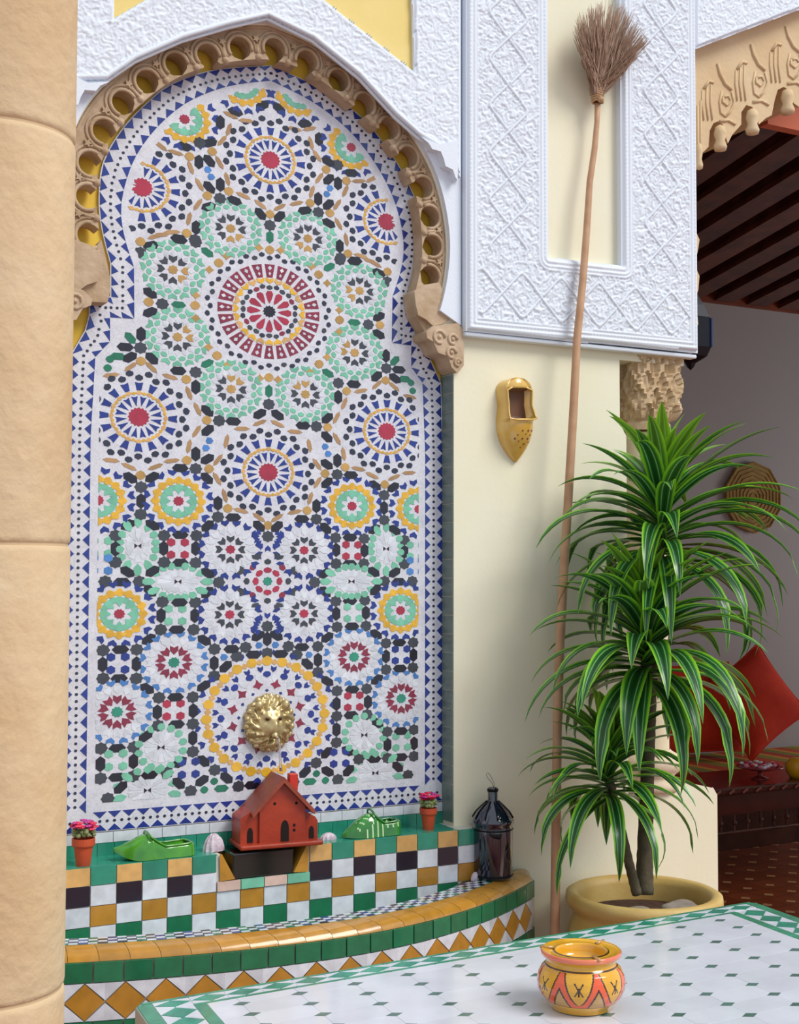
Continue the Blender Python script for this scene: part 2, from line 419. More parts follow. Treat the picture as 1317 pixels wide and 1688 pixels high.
for c in notches:
    i = nearest(c); t = (ic[min(i+1, len(ic)-1)]-ic[max(i-1, 0)]).normalized(); n = Vector((-t.y, t.x))
    if n.dot(c-Vector((ax, 2.4))) < 0: n = -n
    r = .029
    c2 = ic[i]+n*max(.022, min(.030, (c-ic[i]).dot(n)))
    c2 = c2+t*((c-ic[i]).dot(t))
    arcp = [c2+(t*math.cos(a)+n*math.sin(a))*r for a in [math.radians(d) for d in range(228, -50, -13)]]
    j = i
    while j > last and (ic[j]-c2).length < r*1.02: j -= 1
    seq += ic[last:j+1]; seq += arcp
    k = i
    while k < len(ic)-1 and (ic[k]-c2).length < r*1.02: k += 1
    last = k
    notches[notches.index(c)] = c2
seq += ic[last:]
outl = [V2(p) for p in arch_out]
loop = [tuple(p) for p in seq]+[tuple(p) for p in outl[::-1]]
m = MB(); m.slab([loop], NY0, NY1, brown_carve)
m.build('arch_band', None, arch)
band_o = arch.children[0] if arch.children else None
band_o = [o for o in bpy.data.objects if o.name == 'arch_band'][0]
for c in notches:
    i = nearest(c); t = (ic[min(i+1, len(ic)-1)]-ic[max(i-1, 0)]).normalized(); n = Vector((-t.y, t.x))
    if n.dot(c-Vector((ax, 2.4))) < 0: n = -n
    m = MB()
    for r, y, w in ((.032, NY0-.001, .0050), (.043, NY0+.000, .0040)):
        m.tube([(c.x+(t.x*math.cos(a)+n.x*math.sin(a))*r, y, c.y+(t.y*math.cos(a)+n.y*math.sin(a))*r) for a in [math.radians(d) for d in range(205, -30, -16)]], w, 6)
    m.build('lobe_rim', brown_carve, arch, smooth=True)
for a, b in zip(notches, notches[1:]):
    p = (a+b)/2; i = nearest(p); n = (p-ic[i]); n = n.normalized() if n.length > 1e-6 else Vector((0, 1))
    t = Vector((n.y, -n.x)); m = MB()
    q = p+n*.024; pts = []
    for k in range(10):
        rr = .011 if k % 2 == 0 else .005; an = k*PI/5; pts.append((q.x+rr*math.cos(an), q.y+rr*math.sin(an)))
    m.slab([pts], NY0-.007, NY0, brown_carve)
    m.build('star_boss', brown_carve, arch)
    m = MB(); q = p-n*.020; m.ball((q.x, NY0+.006, q.y), (.011, .014, .011), None, 8, 6); m.tube([(q.x+n.x*d, NY0-.001, q.y+n.y*d) for d in (0, .015, .03)], .0045, 6)
    m.build('lobe_drop', brown_carve, arch, smooth=True)
m = MB(); m.tube([(x, NY0, z) for x, z in [(ax+(x-ax)*.985, z-.006) for x, z in arch_out]], .005, 6); m.build('edge_roll', brown_carve, arch, smooth=True)
# feet with a little scroll, then corbel brackets
foot_px = [(681, 480), (700, 470), (722, 466), (738, 500), (742, 526), (728, 534), (712, 538), (702, 528), (688, 520), (684, 505)]
brk_px = [(700, 548), (712, 538), (752, 533), (762, 545), (762, 603), (752, 616), (742, 606), (736, 588), (720, 582), (712, 564), (702, 558)]
for sgn in (1, -1):
    pr = [XZ(*p, -.07) for p in foot_px]
    if sgn < 0: pr = [(2*ax-x, z) for x, z in pr][::-1]
    m = MB(); m.slab([pr], -.076, -.013, brown_carve); bevel(m.build('arch_foot', None, arch), .006, 3)
    pr = [XZ(*p, -.08) for p in brk_px]; g = [XZ(*p, -.08) for p in ((722, 556), (744, 560), (742, 582), (752, 598))]
    if sgn < 0: pr = [(2*ax-x, z) for x, z in pr][::-1]; g = [(2*ax-x, z) for x, z in g]
    m = MB(); m.slab([pr], -.088, -.013, brown_carve); o = bevel(m.build('corbel_bracket', None, arch), .006, 3)
    m = MB()
    for (gx, gz), r_ in zip(g, (.017, .013, .014, .009)):
        m.tube([(gx+sgn*r_*math.cos(a), -.088, gz+r_*math.sin(a)) for a in [k*PI/5 for k in range(9)]], .005, 6, brown_carve)
        m.ball((gx, -.088, gz), .006, brown_carve)
    m.build('scroll', None, o, smooth=True)

# ---------------------------------------------------------------- mosaic panel
panel = thing('mosaic_panel', 'tall arched glazed tile mosaic with many coloured rosettes and blue zigzag border', 'mosaic')
o_px = [(98, 1377), (104, 1060), (112, 717), (117, 585), (138, 546), (145, 520), (145, 490), (180, 490), (180, 436), (166, 380), (161, 330), (168, 268), (200, 213), (240, 171), (281, 140), (351, 117), (441, 108)]
i_px = [(138, 1342), (148, 1040), (154, 717), (157, 590), (181, 565), (181, 526), (221, 528), (220.5, 442), (204, 390), (199, 345), (208, 300), (226, 256), (261, 210), (311, 170), (376, 145), (441, 135)]
oW = [XZ(*p) for p in o_px]; iW = [XZ(*p) for p in i_px]
# straighten the sides
oW[0] = (-.517, .888); oW[1] = (-.517, 1.33); oW[2] = (-.517, oW[2][1]); oW[3] = (-.512, oW[3][1]); oW[-1] = (Xc, 2.812)
iW[0] = (-.460, .937); iW[1] = (-.460, 1.36); iW[2] = (-.460, iW[2][1]); iW[-1] = (Xc, 2.770)
oA = [V2(p) for p in oW[:8]]+smoothcurve(oW[8:], 4); iA = [V2(p) for p in iW[:7]]+smoothcurve(iW[7:], 4)
def mirror_closed(A): return [tuple(p) for p in A]+[MIR(p) for p in A[::-1][1:]]
outerP = mirror_closed(oA); innerP = mirror_closed(iA)
oA[0] = Vector((-.517, .9335)); iA[0] = Vector((-.460, .9335)); oA[1].y = iA[1].y = 1.33; iA[2].y = oA[2].y
#; innerP = mirror_closed(iA)
m = MB(); m.slab([outerP+[(.527-.02, .80), (-.517, .80)] if False else outerP], -.010, -.001, grout); m.build('backing', None, panel)
TL = []      # (kind, [(x,z)], colour, height)
def tile(kind, pts, c, h=None): TL.append((kind, pts, c, h))
# border: triangles on both sides, dots along the middle
# pair corners of the two outlines so that the teeth face each other
def pairpath(a, b, n): return list(zip(resample(a, n), resample(b, n)))
segs = [(oA[0:2], iA[0:2]), (oA[1:3], iA[1:3]), (oA[2:4], iA[2:4]), (oA[3:5], iA[3:5]), (oA[4:7], iA[4:6]), (oA[6:8], iA[5:7]), (oA[7:9], iA[6:8]), (oA[8:], iA[7:])]
path = []
for a, b in segs:
    La = sum((q-p).length for p, q in zip(a, a[1:])); Lb = sum((q-p).length for p, q in zip(b, b[1:]))
    n = max(2, round((La+Lb)/2/.0335)+1); pp = pairpath(a, b, n)
    path += pp if not path else pp[1:]
bor = []
for (a0, b0), (a1, b1) in zip(path, path[1:]):
    am = (a0+a1)/2; bm_ = (b0+b1)/2; cr = bm_-am
    bor.append([(a0+(am-a0)*.06+cr*.04), (a1+(am-a1)*.06+cr*.04), am+cr*.33, 'B'])
    bor.append([(b0+(bm_-b0)*.06-cr*.04), (b1+(bm_-b1)*.06-cr*.04), bm_-cr*.33, 'B'])
    for q in ((am+bm_)/2, ((a0+b0)/2+(a1+b1)/2)/2 + ((a1-a0)*.5)):
        bor.append([q, 'dot'])
# bottom run
nb = 29; xo0, xo1 = -.517, .507; zo, zi = oW[0][1], iW[0][1]
bot = []
for k in range(nb):
    x0 = xo0+(xo1-xo0)*k/nb; x1 = xo0+(xo1-xo0)*(k+1)/nb; xm = (x0+x1)/2; w = zi-zo
    bot.append(('tri', [(x0+.001, zo+.002), (x1-.001, zo+.002), (xm, zo+w*.36)]))
    if -.46 < x0-.0 and x1 < .455: bot.append(('tri', [(x0+.001, zi-.002), (x1-.001, zi-.002), (xm, zi-w*.36)]))
    for q in (x0, xm):
        bot.append(('dot', (q, (zo+zi)/2)))
def dot(q, r=.0042): return [(q[0]+r*1.1*math.cos(a), q[1]+r*math.sin(a)) for a in [k*PI/3 for k in range(6)]]
for b in bor:
    if b[-1] == 'dot':
        for q in (b[0], Vector(MIR(b[0]))): tile('dot_tile', dot(q), 'D')
    else:
        p = [tuple(q) for q in b[:3]]; tile('triangle_tile', p, 'B'); tile('triangle_tile', [MIR(q) for q in p], 'B')
for k, p in bot: tile('triangle_tile' if k == 'tri' else 'dot_tile', p if k == 'tri' else dot(p), 'B' if k == 'tri' else 'D')

# field
KU = 1.15; MPX = .00152
cen_in = Vector((Xc, 1.9))
def inset_poly(P, d):
    out = []; n = len(P)
    for i in range(n):
        a, b, c = V2(P[i-1]), V2(P[i]), V2(P[(i+1) % n])
        t = (c-a).normalized(); nn = Vector((t.y, -t.x)); out.append(tuple(b+nn*d))
    return out
fieldP = inset_poly(innerP, .013)
if not inside((Xc, 1.9), fieldP) or sum(inside(p, innerP) for p in fieldP) < len(fieldP)*.6: fieldP = inset_poly(innerP, -.013)
def ok(p): return inside(p, fieldP)
RES = []     # reserved discs so that filler does not run under rosettes
def ring(c, n, off, shp, kind, col, s=1.0, skip=None):
    for k in range(n):
        a = 2*PI*(k+off)/n; d = (math.sin(a), math.cos(a)); t = (math.cos(a), -math.sin(a))
        w_ = 1.12; pts = [(c[0]+KU*MPX*s*(r*d[0]+w*w_*t[0]), c[1]+MPX*s*(r*d[1]+w*w_*t[1])) for r, w in shp]
        cc = col[k % len(col)] if isinstance(col, (list, tuple)) else col
        if cc == '.': continue
        tile(kind, pts, cc)
def disc(c, r, n, kind, col, s=1.0, jag=.82):
    tile(kind, [(c[0]+KU*MPX*s*r*(1 if k % 2 == 0 else jag)*math.cos(PI*k/n), c[1]+MPX*s*r*(1 if k % 2 == 0 else jag)*math.sin(PI*k/n)) for k in range(2*n)], col)
def arrow(r0, r1, w): d = r1-r0; return [(r0, 0), (r0+.45*d, w), (r1, w), (r1-.22*d, 0), (r1, -w), (r0+.45*d, -w)]
def drop(r0, r1, w): d = r1-r0; return [(r0, 0), (r0+.32*d, w*.95), (r0+.72*d, w), (r1, w*.45), (r1, -w*.45), (r0+.72*d, -w), (r0+.32*d, -w*.95)]
def idrop(r0, r1, w): return [(r0+r1-r, t) for r, t in drop(r0, r1, w)]
def kite(r0, r1, w, f=.5): return [(r0, 0), (r0+(r1-r0)*f, w), (r1, 0), (r0+(r1-r0)*f, -w)]
def big_blue(c, s=1):
    disc(c, 16, 16, 'rosette_centre_tile', 'R', s, .86)
    ring(c, 16, .5, [(17, 0), (33.5, 4.2), (32, 0), (33.5, -4.2)], 'dart_tile', 'B', s)
    ring(c, 16, 0, kite(35, 43, 5.4), 'kite_tile', 'C', s); ring(c, 16, .5, kite(35, 41, 4), 'kite_tile', 'Y', s)
    ring(c, 16, 0, [(42.5, -3.0), (56, -5.4), (55, 0), (56, 5.4), (42.5, 3.0)], 'petal_tile', 'B', s)
    ring(c, 16, 0, idrop(58.5, 69, 5.2), 'drop_tile', 'D', s); ring(c, 16, .5, idrop(65.5, 76, 5.2), 'drop_tile', 'D', s)
    RES.append((c, 77*s))
def medallion(c):
    s = 1.03
    disc(c, 10.5, 12, 'rosette_centre_tile', 'H', s, .8)
    ring(c, 12, 0, [(13, 0), (18, 2.5), (29, 5.2), (34, 3), (34, -3), (29, -5.2), (18, -2.5)], 'petal_tile', 'R', s)
    ring(c, 12, 0, idrop(36, 44, 4.4), 'drop_tile', ['G', 'G', 'K'], s); ring(c, 12, .5, idrop(38, 46, 4), 'drop_tile', ['D', 'G'], s)
    ring(c, 24, 0, arrow(45.5, 56, 5.6), 'kite_tile', ['Y', 'C', 'Y'], s)
    ring(c, 24, 0, [(56, -4), (78, -7), (78, 7), (56, 4)], 'petal_tile', 'K', s)
    ring(c, 24, 0, kite(59, 66, 2.2), 'kite_tile', 'W+', s); ring(c, 24, 0, kite(67.5, 76, 3.1), 'kite_tile', 'W+', s)
    ring(c, 48, 0, idrop(85, 93, 4.1), 'drop_tile', ['D', '.', 'D', '.', 'D', '.', 'G', '.'], s); ring(c, 48, 0, idrop(90, 98, 4.1), 'drop_tile', ['.', 'D', '.', 'D', '.', 'D', '.', 'D'], s)
    RES.append((c, 99*s))
def small_green(c, toward):
    s = 1.0
    disc(c, 8, 8, 'rosette_centre_tile', 'O', s)
    a0 = math.atan2((toward[0]-c[0])/KU, toward[1]-c[1]); cols = []
    for k in range(8):
        a = 2*PI*k/8; dd = abs((a-a0+PI) % (2*PI)-PI); cols.append('O' if dd < .75 else 'G')
    ring(c, 8, 0, arrow(11, 24, 5.6), 'arrow_tile', cols, s)
    ring(c, 16, .5, drop(31, 39.5, 4.8), 'drop_tile', 'T', s); ring(c, 16, 0, kite(21, 33, 3.6), 'white_petal_tile', 'W', s); ring(c, 16, 0, arrow(38, 49, 6.2), 'arrow_tile', 'T', s)
    RES.append((c, 47))
def flower(c, s=1.0):
    disc(c, 8.5, 10, 'rosette_centre_tile', 'R', s)
    ring(c, 8, 0, [(11, 0), (18, 5), (26, 5.5), (28, 0), (26, -5.5), (18, -5)], 'petal_tile', 'T', s)
    ring(c, 8, .5, [(17, 0), (21, 3.6), (27, 3.4), (27, -3.4), (21, -3.6)], 'petal_tile', 'T', s)
    ring(c, 16, 0, [(27, -2), (33, -5.7), (38, -4), (41, 0), (38, 4), (33, 5.7), (27, 2)], 'petal_tile', 'Y', s); ring(c, 16, .5, kite(29, 37, 4.5), 'kite_tile', 'Y', s)
    ring(c, 16, .5, arrow(41, 53, 5.8), 'arrow_tile', 'B', s); RES.append((c, 50*s))
def red_star(c, s=1.0):
    disc(c, 9, 10, 'rosette_centre_tile', 'Q', s)
    ring(c, 10, 0, arrow(12, 27, 5.5), 'arrow_tile', 'K', s)
    ring(c, 16, .5, arrow(40, 51, 5.6), 'arrow_tile', 'L', s)
    ring(c, 16, 0, arrow(28, 41, 4.8), 'white_petal_tile', 'W', s); RES.append((c, 50*s))
def dark_star(c, s=1.0):
    disc(c, 8, 8, 'rosette_centre_tile', 'R', s)
    ring(c, 8, 0, arrow(11, 23, 5.4), 'arrow_tile', 'G', s)
    ring(c, 16, .5, arrow(38, 50, 5.6), 'arrow_tile', ['B']*16, s); ring(c, 16, 0, arrow(24, 38, 4.6), 'white_petal_tile', 'W', s); RES.append((c, 45*s))
def greens(c, rx, rz, s=1.0, n=14, cut=None):
    for k in range(n):
        a = 2*PI*(k+.0)/n; sx, sz = math.sin(a), math.cos(a)
        R1 = 1/math.sqrt((sx/rx)**2+(sz/rz)**2); L = 6.5+ (3.5 if R1 > 34 else 0)
        t = (math.cos(a), -math.sin(a)); pts = [(c[0]+KU*MPX*(r*sx+w*t[0]), c[1]+MPX*(r*sz+w*t[1])) for r, w in drop(R1-L, R1+L, 5.9)]
        tile('petal_tile', pts, 'T')
        R3 = R1-L-1.5; pts = [(c[0]+KU*MPX*(r*sx+w*t[0]), c[1]+MPX*(r*sz+w*t[1])) for r, w in [(7, 0), (R3*.55, 3.4), (R3, 4.2), (R3, -4.2), (R3*.55, -3.4)]]
        tile('white_petal_tile', pts, 'W')
    for sg in (-1, 1):
        tile('dart_tile', [(c[0], c[1]), (c[0]+KU*MPX*5*sg, c[1]+MPX*4), (c[0]+KU*MPX*5*sg, c[1]-MPX*4)], 'H')
    RES.append((c, min(rx, rz)))
def cross4(c, col):
    for sx in (-1, 1):
        for sz in (-1, 1):
            q = (c[0]+KU*MPX*10*sx, c[1]+MPX*10*sz)
            tile('drop_tile', [(q[0]+KU*MPX*7.2*math.cos(k*PI/3+.5), q[1]+MPX*7.2*math.sin(k*PI/3+.5)) for k in range(6)], col)
def avgc(l, r):
    a = XZ(*l); b = XZ(*r); return (Xc-((Xc-a[0])+(b[0]-Xc))/2, (a[1]+b[1])/2)
def both(fn, l, r, *a, **k):
    c = avgc(l, r); fn(c, *a, **k); fn((2*Xc-c[0], c[1]), *a, **k)
def cen(px, py): return (Xc, XZ(px, py)[1])
A0 = cen(445, 515)
medallion(A0)
for p in ((447, 266), (443, 779)): big_blue(cen(*p), 1.0)
both(big_blue, (235, 308), (637, 370)); both(big_blue, (228, 690), (636, 710))
for l, r in (((380, 382), (507, 391)), ((291, 447), (597, 481)), ((293, 557), (584, 582)), ((381, 645), (503, 648))):
    c = avgc(l, r); small_green(c, A0); small_green((2*Xc-c[0], c[1]), A0)
both(flower, (303, 196), (577, 247)); both(flower, (295, 828), (580, 833)); both(flower, (166, 828), (692, 837)); both(flower, (198, 1015), (660, 1003)); both(flower, (398, 143), (490, 152))
both(dark_star, (381, 907), (502, 906)); both(dark_star, (380, 1015), (502, 1009))
c = cen(441, 958); disc(c, 8, 8, 'rosette_centre_tile', 'Q'); ring(c, 8, 0, idrop(14, 24, 5.8), 'drop_tile', 'R'); ring(c, 8, 0, idrop(28, 38, 5), 'drop_tile', ['G', 'K']); ring(c, 8, .5, arrow(38, 50, 6.5), 'arrow_tile', 'G')
both(greens, (228, 905), (636, 900), 25, 38); both(greens, (295, 960), (580, 957), 42, 25, n=16)
both(greens, (266, 1235), (600, 1207), 32, 32); both(greens, (240, 1300), (615, 1275), 40, 32)
for col, l, r in (('R', (294, 907), (580, 905)), ('T', (291, 1013), (583, 1010)), ('B', (196, 1095), (661, 1077)), ('R', (287, 1173), (583, 1152)), ('T', (190, 1257), (660, 1217)), ('L', (168, 928), (685, 935)), ('T', (168, 905), (685, 905)), ('B', (313, 1268), (561, 1245))):
    both(cross4, l, r, col)
both(red_star, (287, 1095), (583, 1079)); both(red_star, (193, 1177), (660, 1147))
c = cen(441, 1180); s = 1.0
ring(c, 24, .5, arrow(100, 111, 5.2), 'arrow_tile', 'B'); ring(c, 24, 0, [(84, -3), (90, -8), (97, -6), (101, 0), (97, 6), (90, 8), (84, 3)], 'petal_tile', 'Y'); ring(c, 24, .5, kite(85, 96, 6), 'kite_tile', 'C')
ring(c, 24, .5, arrow(73, 84, 4), 'arrow_tile', 'B'); ring(c, 16, 0, drop(64, 75, 5.6), 'drop_tile', 'B'); ring(c, 16, .5, arrow(56, 72, 5), 'white_petal_tile', 'W')
ring(c, 12, .5, [(46, 0), (50, 3), (53, 8), (57, 3), (64, 0), (57, -3), (53, -8), (50, -3)], 'star_tile', 'K'); ring(c, 12, 0, kite(40, 46, 3), 'kite_tile', 'B')
disc(c, 14, 12, 'rosette_centre_tile', 'Q'); ring(c, 12, 0, arrow(18, 34, 5), 'arrow_tile', 'K'); RES.append((c, 112))
for z, up_ in (((441, 887), 1), ((441, 1032), -1)):
    c = cen(*z)
    for a in (60, 100, 140, 180, 220, 260, 300):
        aa = math.radians(a if up_ > 0 else a+180); d = (math.sin(aa), math.cos(aa)); t = (d[1], -d[0])
        tile('drop_tile', [(c[0]+KU*MPX*(r*d[0]+w*t[0]), c[1]+MPX*(r*d[1]+w*t[1])) for r, w in arrow(12, 23, 4.6)], 'B')

Z2 = (90, 380); Z4 = (90, 700); Z6 = (90, 1040); Z1 = (210, 100)
FILL = []
def fl(org, sc, kind, lst):
    for e in lst: FILL.append((kind, org[0]+e[0]/sc, org[1]+e[1]/sc, e[2] if len(e) > 2 else 0))
fl(Z2, 3.559, 'hex', [(725, 55, 0), (558, 88, 20), (553, 368, -35), (553, 480, 30), (408, 685, 0), (500, 610, 90), (435, 745, 35), (563, 752, -45), (718, 825, 0), (820, 920, 90), (888, 1060, -45), (1040, 1122, 0), (1195, 1078, 35), (890, 1175, 45)])
fl(Z2, 3.559, 'star', [(497, 690), (820, 833), (957, 1118), (1262, 1022), (820, 68), (625, 432), (497, 130)])
fl(Z2, 3.559, 'ghex', [(720, 437, 0), (437, 632, -50), (1262, 945, 90), (888, 782, 30), (888, 128, -35), (1268, 40, 90), (365, 740, 0)])
fl(Z2, 3.559, 'goct', [(318, 757), (305, 808)])
fl(Z2, 3.559, 'oct', [(955, 190), (817, 440), (945, 735), (1265, 115), (1268, 865), (765, 875), (497, 65), (545, 420), (500, 768), (885, 1115)])
fl(Z2, 3.559, 'gstar', [(1000, 150), (900, 230), (820, 380), (820, 515), (895, 685), (1005, 790), (1195, 868), (1190, 100)])
fl(Z2, 3.559, 'rh', [(440, 800, 40), (560, 805, -45), (325, 850, 12), (670, 860, -15), (780, 955, -70), (830, 1050, -65), (1090, 1165, 3), (1195, 1130, 25), (620, 25, 12), (825, 1180, 60)])
fl(Z4, 3.559, 'star', [(500, 370), (498, 530), (820, 262), (352, 655), (635, 655), (825, 655), (350, 812), (635, 812), (820, 815), (950, 545), (1258, 660), (955, 930), (290, 925), (490, 925), (625, 1045), (818, 1048), (615, 1208), (808, 1208), (1253, 1188)])
fl(Z4, 3.559, 'hex', [(437, 315, -35), (565, 312, 35), (730, 258, 0), (820, 175, 90), (888, 205, 35), (885, 318, -45), (950, 465, 90), (500, 452, 90), (1040, 548, 0), (423, 592, 35), (567, 592, -35), (890, 598, 45), (1190, 600, -45), (730, 650, 0), (350, 733, 90), (632, 730, 90), (820, 730, 90), (730, 815, 0), (420, 868, -35), (567, 865, 35), (890, 875, -35), (388, 928, 0), (553, 980, -45), (888, 990, 45), (725, 1048, 0), (617, 1125, 90), (815, 1125, 90), (710, 1208, 0), (545, 1265, 35), (870, 1270, -35), (1185, 1245, 35), (1250, 1262, 90)])
fl(Z4, 3.559, 'rh', [(325, 212, -5), (430, 250, -25), (585, 250, 25), (680, 215, 10), (780, 130, 80), (950, 210, 55), (945, 320, -60), (990, 420, -75), (1085, 508, -15), (1190, 548, -35), (1000, 100, 80)])
fl(Z4, 3.559, 'oct', [(497, 300), (768, 212), (898, 262), (1008, 495), (1255, 595)])
fl(Z4, 3.559, 'lb', [(900, 97), (880, 140)])
fl(Z6, 3.559, 'star', [(278, 120), (475, 115), (930, 112), (1112, 102), (1252, 135), (1060, 155), (278, 285), (472, 285), (928, 270), (605, 398), (803, 395), (600, 562), (803, 552), (265, 697), (458, 688), (803, 715), (262, 872), (455, 858), (653, 838), (932, 822), (305, 990), (790, 945), (1070, 918)])
fl(Z6, 3.559, 'hex', [(380, 115, 0), (275, 203, 90), (473, 200, 90), (372, 285, 0), (1030, 112, 0), (928, 195, 90), (995, 215, 45), (1158, 145, 0), (535, 345, -35), (867, 330, 35), (702, 395, 0), (595, 483, 90), (805, 475, 90), (708, 555, 0), (803, 635, 90), (527, 625, 35), (360, 695, 0), (262, 788, 90), (455, 772, 90), (358, 865, 0), (548, 852, 0), (727, 777, 35), (865, 770, -45), (720, 900, -45), (857, 885, 35), (1000, 868, -45), (380, 925, 45), (1150, 910, 0)])
fl(Z6, 3.559, 'ghex', [(970, 930, 0)]); fl(Z6, 3.559, 'goct', [(870, 938), (928, 888)])
fl(Z6, 3.559, 'lb', [(985, 160), (1190, 90)])
fl(Z1, 5.4875, 'hex', [(502, 775, -8), (635, 915, 90), (728, 905, -50), (728, 1145, -50), (828, 1120, 90), (722, 1320, 25), (610, 1510, 90), (955, 1265, -15), (1190, 1385, -50), (735, 740, 25), (965, 460, -10), (828, 555, 90), (1205, 405, 40), (450, 1610, 0)])
fl(Z1, 5.4875, 'star', [(825, 1245), (640, 740), (600, 1620), (1290, 1490)])
fl(Z1, 5.4875, 'oct', [(550, 865), (755, 820), (712, 1220), (905, 1180), (525, 1560), (1290, 1390)])
fl(Z1, 5.4875, 'rh', [(425, 830, -10), (560, 965, -70), (640, 1120, -60), (625, 1300, 60), (545, 1430, 80), (395, 1550, 8), (240, 1590, 25), (820, 920, -60), (890, 1070, -75), (1035, 1220, -20), (1190, 1300, -35), (905, 620, 75), (845, 720, 55), (1060, 540, 5), (920, 490, -20), (290, 770, -35)])
fl(Z1, 5.4875, 'lb', [(715, 985), (745, 1050)])
def hexa(c, a, l, w, col, kind='hexagon_tile'):
    ca, sa = math.cos(a), math.sin(a); P = [(-l, 0), (-l*.55, w), (l*.55, w), (l, 0), (l*.55, -w), (-l*.55, -w)]
    tile(kind, [(c[0]+KU*MPX*(x*ca-y*sa), c[1]+MPX*(x*sa+y*ca)) for x, y in P], col)
for kind, px, py, a in FILL:
    x, z = XZ(px, py); cen_ = abs(x-Xc) < .012
    # lower left is slightly nearer the lens: bring to the mean height of its mirror twin
    z += .004*min(1, max(-1, (1.9-z)/.8))
    pair = [((Xc if cen_ else x, z), a)] + ([] if cen_ else [((2*Xc-x, z), -a)])
    for c, an in pair:
        an = math.radians(an)
        if kind == 'hex': hexa(c, an, 12.6, 6.8, 'H')
        elif kind == 'ghex': hexa(c, an, 11.5, 5.8, 'E')
        elif kind == 'rh': hexa(c, an, 12.5, 3.4, 'N', 'lozenge_tile')
        elif kind == 'star': disc(c, 10.2, 8, 'star_tile', 'G', 1, .84)
        elif kind == 'oct': disc(c, 8, 4, 'octagon_tile', 'O', 1, .93)
        elif kind == 'goct': disc(c, 6.5, 4, 'octagon_tile', 'E', 1, .93)
        elif kind == 'gstar': disc(c, 7.5, 4, 'star_tile', 'O', 1, .62)
        elif kind == 'lb': disc(c, 6.5, 3, 'drop_tile', 'L', 1, .9)
# drop what falls outside the field, clip the ones astride its edge
def clip(poly, box):
    x0, x1, z0, z1 = box
    def cut(P, f, t):
        out = []
        for i in range(len(P)):
            a, b = P[i-1], P[i]; fa, fb = f(a), f(b)
            if fa >= 0: out.append(a) if False else None
            if (fa >= 0) != (fb >= 0):
                w = fa/(fa-fb); out.append((a[0]+(b[0]-a[0])*w, a[1]+(b[1]-a[1])*w))
            if fb >= 0: out.append(b)
        return out
    for f in (lambda p: p[0]-x0, lambda p: x1-p[0], lambda p: p[1]-z0, lambda p: z1-p[1]):
        poly = cut(poly, f, 0)
        if len(poly) < 3: return []
    return poly
keep = []
FXW = .437
def area(P): return abs(sum(P[i-1][0]*P[i][1]-P[i][0]*P[i-1][1] for i in range(len(P))))/2
for kind, pts, c, h in TL:
    if kind in ('triangle_tile', 'dot_tile'): keep.append((kind, pts, c)); continue
    mz = max(p[1] for p in pts)
    if mz < 1.95: pts = clip(pts, (Xc-FXW, Xc+FXW, .956, 9))
    if len(pts) < 3 or area(pts) < 6e-6: continue
    if not all(ok(p) for p in pts):
        g = (sum(p[0] for p in pts)/len(pts), sum(p[1] for p in pts)/len(pts))
        if mz < 1.95 and abs(g[0]-Xc) < FXW-.002: pass
        elif sum(ok(p) for p in pts) >= len(pts)*.5 and mz > 2.0:
            pts = [p if ok(p) else (g[0]+(p[0]-g[0])*.5, g[1]+(p[1]-g[1])*.5) for p in pts]
            if not all(ok(p) for p in pts): continue
        else: continue
    keep.append((kind, pts, c))
def prism(mb, pts, y0, y1, mtl):
    n = len(pts); a2 = sum(pts[i-1][0]*pts[i][1]-pts[i][0]*pts[i-1][1] for i in range(n))
    if a2 < 0: pts = pts[::-1]
    g = (sum(p[0] for p in pts)/n, sum(p[1] for p in pts)/n); q = .0006
    def ins(p):
        d = math.hypot(p[0]-g[0], p[1]-g[1])+1e-9; k = max(.6, 1-q/d); return (g[0]+(p[0]-g[0])*k, g[1]+(p[1]-g[1])*k)
    vs = [(p[0], y1, p[1]) for p in pts]+[(ins(p)[0], y0, ins(p)[1]) for p in pts]
    mb.add(vs, [(i, (i+1) % n, n+(i+1) % n, n+i) for i in range(n)]+[tuple(n+i for i in range(n))], mtl)
byk = {}
for t in keep: byk.setdefault(t[0], []).append(t)
for kind, L in byk.items():
    L.sort(key=lambda t: -area(t[1])-(0 if abs(t[1][0][1]-1.6) > 1 else 1e-6))
    lim = 0 if kind == 'dot_tile' else 300
    stuff = MB()
    for i, (k, pts, c) in enumerate(L):
        top = -.0108-random.random()*.0004+(.0003 if kind == 'white_petal_tile' else 0)-(.0007 if c == 'W+' else 0); mt = TILE[c[0]]
        if i < lim:
            mb = MB(); prism(mb, pts, top, -.009, mt); mb.build(kind, None, panel)
        else: prism(stuff, pts, top, -.009, mt)
    if stuff.v: o = stuff.build(kind+'_field', None, panel); o['kind'] = 'stuff'
# plain glazed strips below the border
m = MB(); n = 17
for k in range(n):
    x0 = -.517+1.024*k/n; m.box(x0+.0007, x0+1.024/n-.0007, -.012, -.001, .862, .886)
o = m.build('white_strip_tile', TILE['W'], panel); o['kind'] = 'stuff'
for k in range(25):
    x0 = -.517+1.024*k/25; m = MB(); m.box(x0+.0006, x0+1.024/25-.0006, -.013, -.001, .815, .861); m.build('green_strip_tile', TILE['Q'], panel)

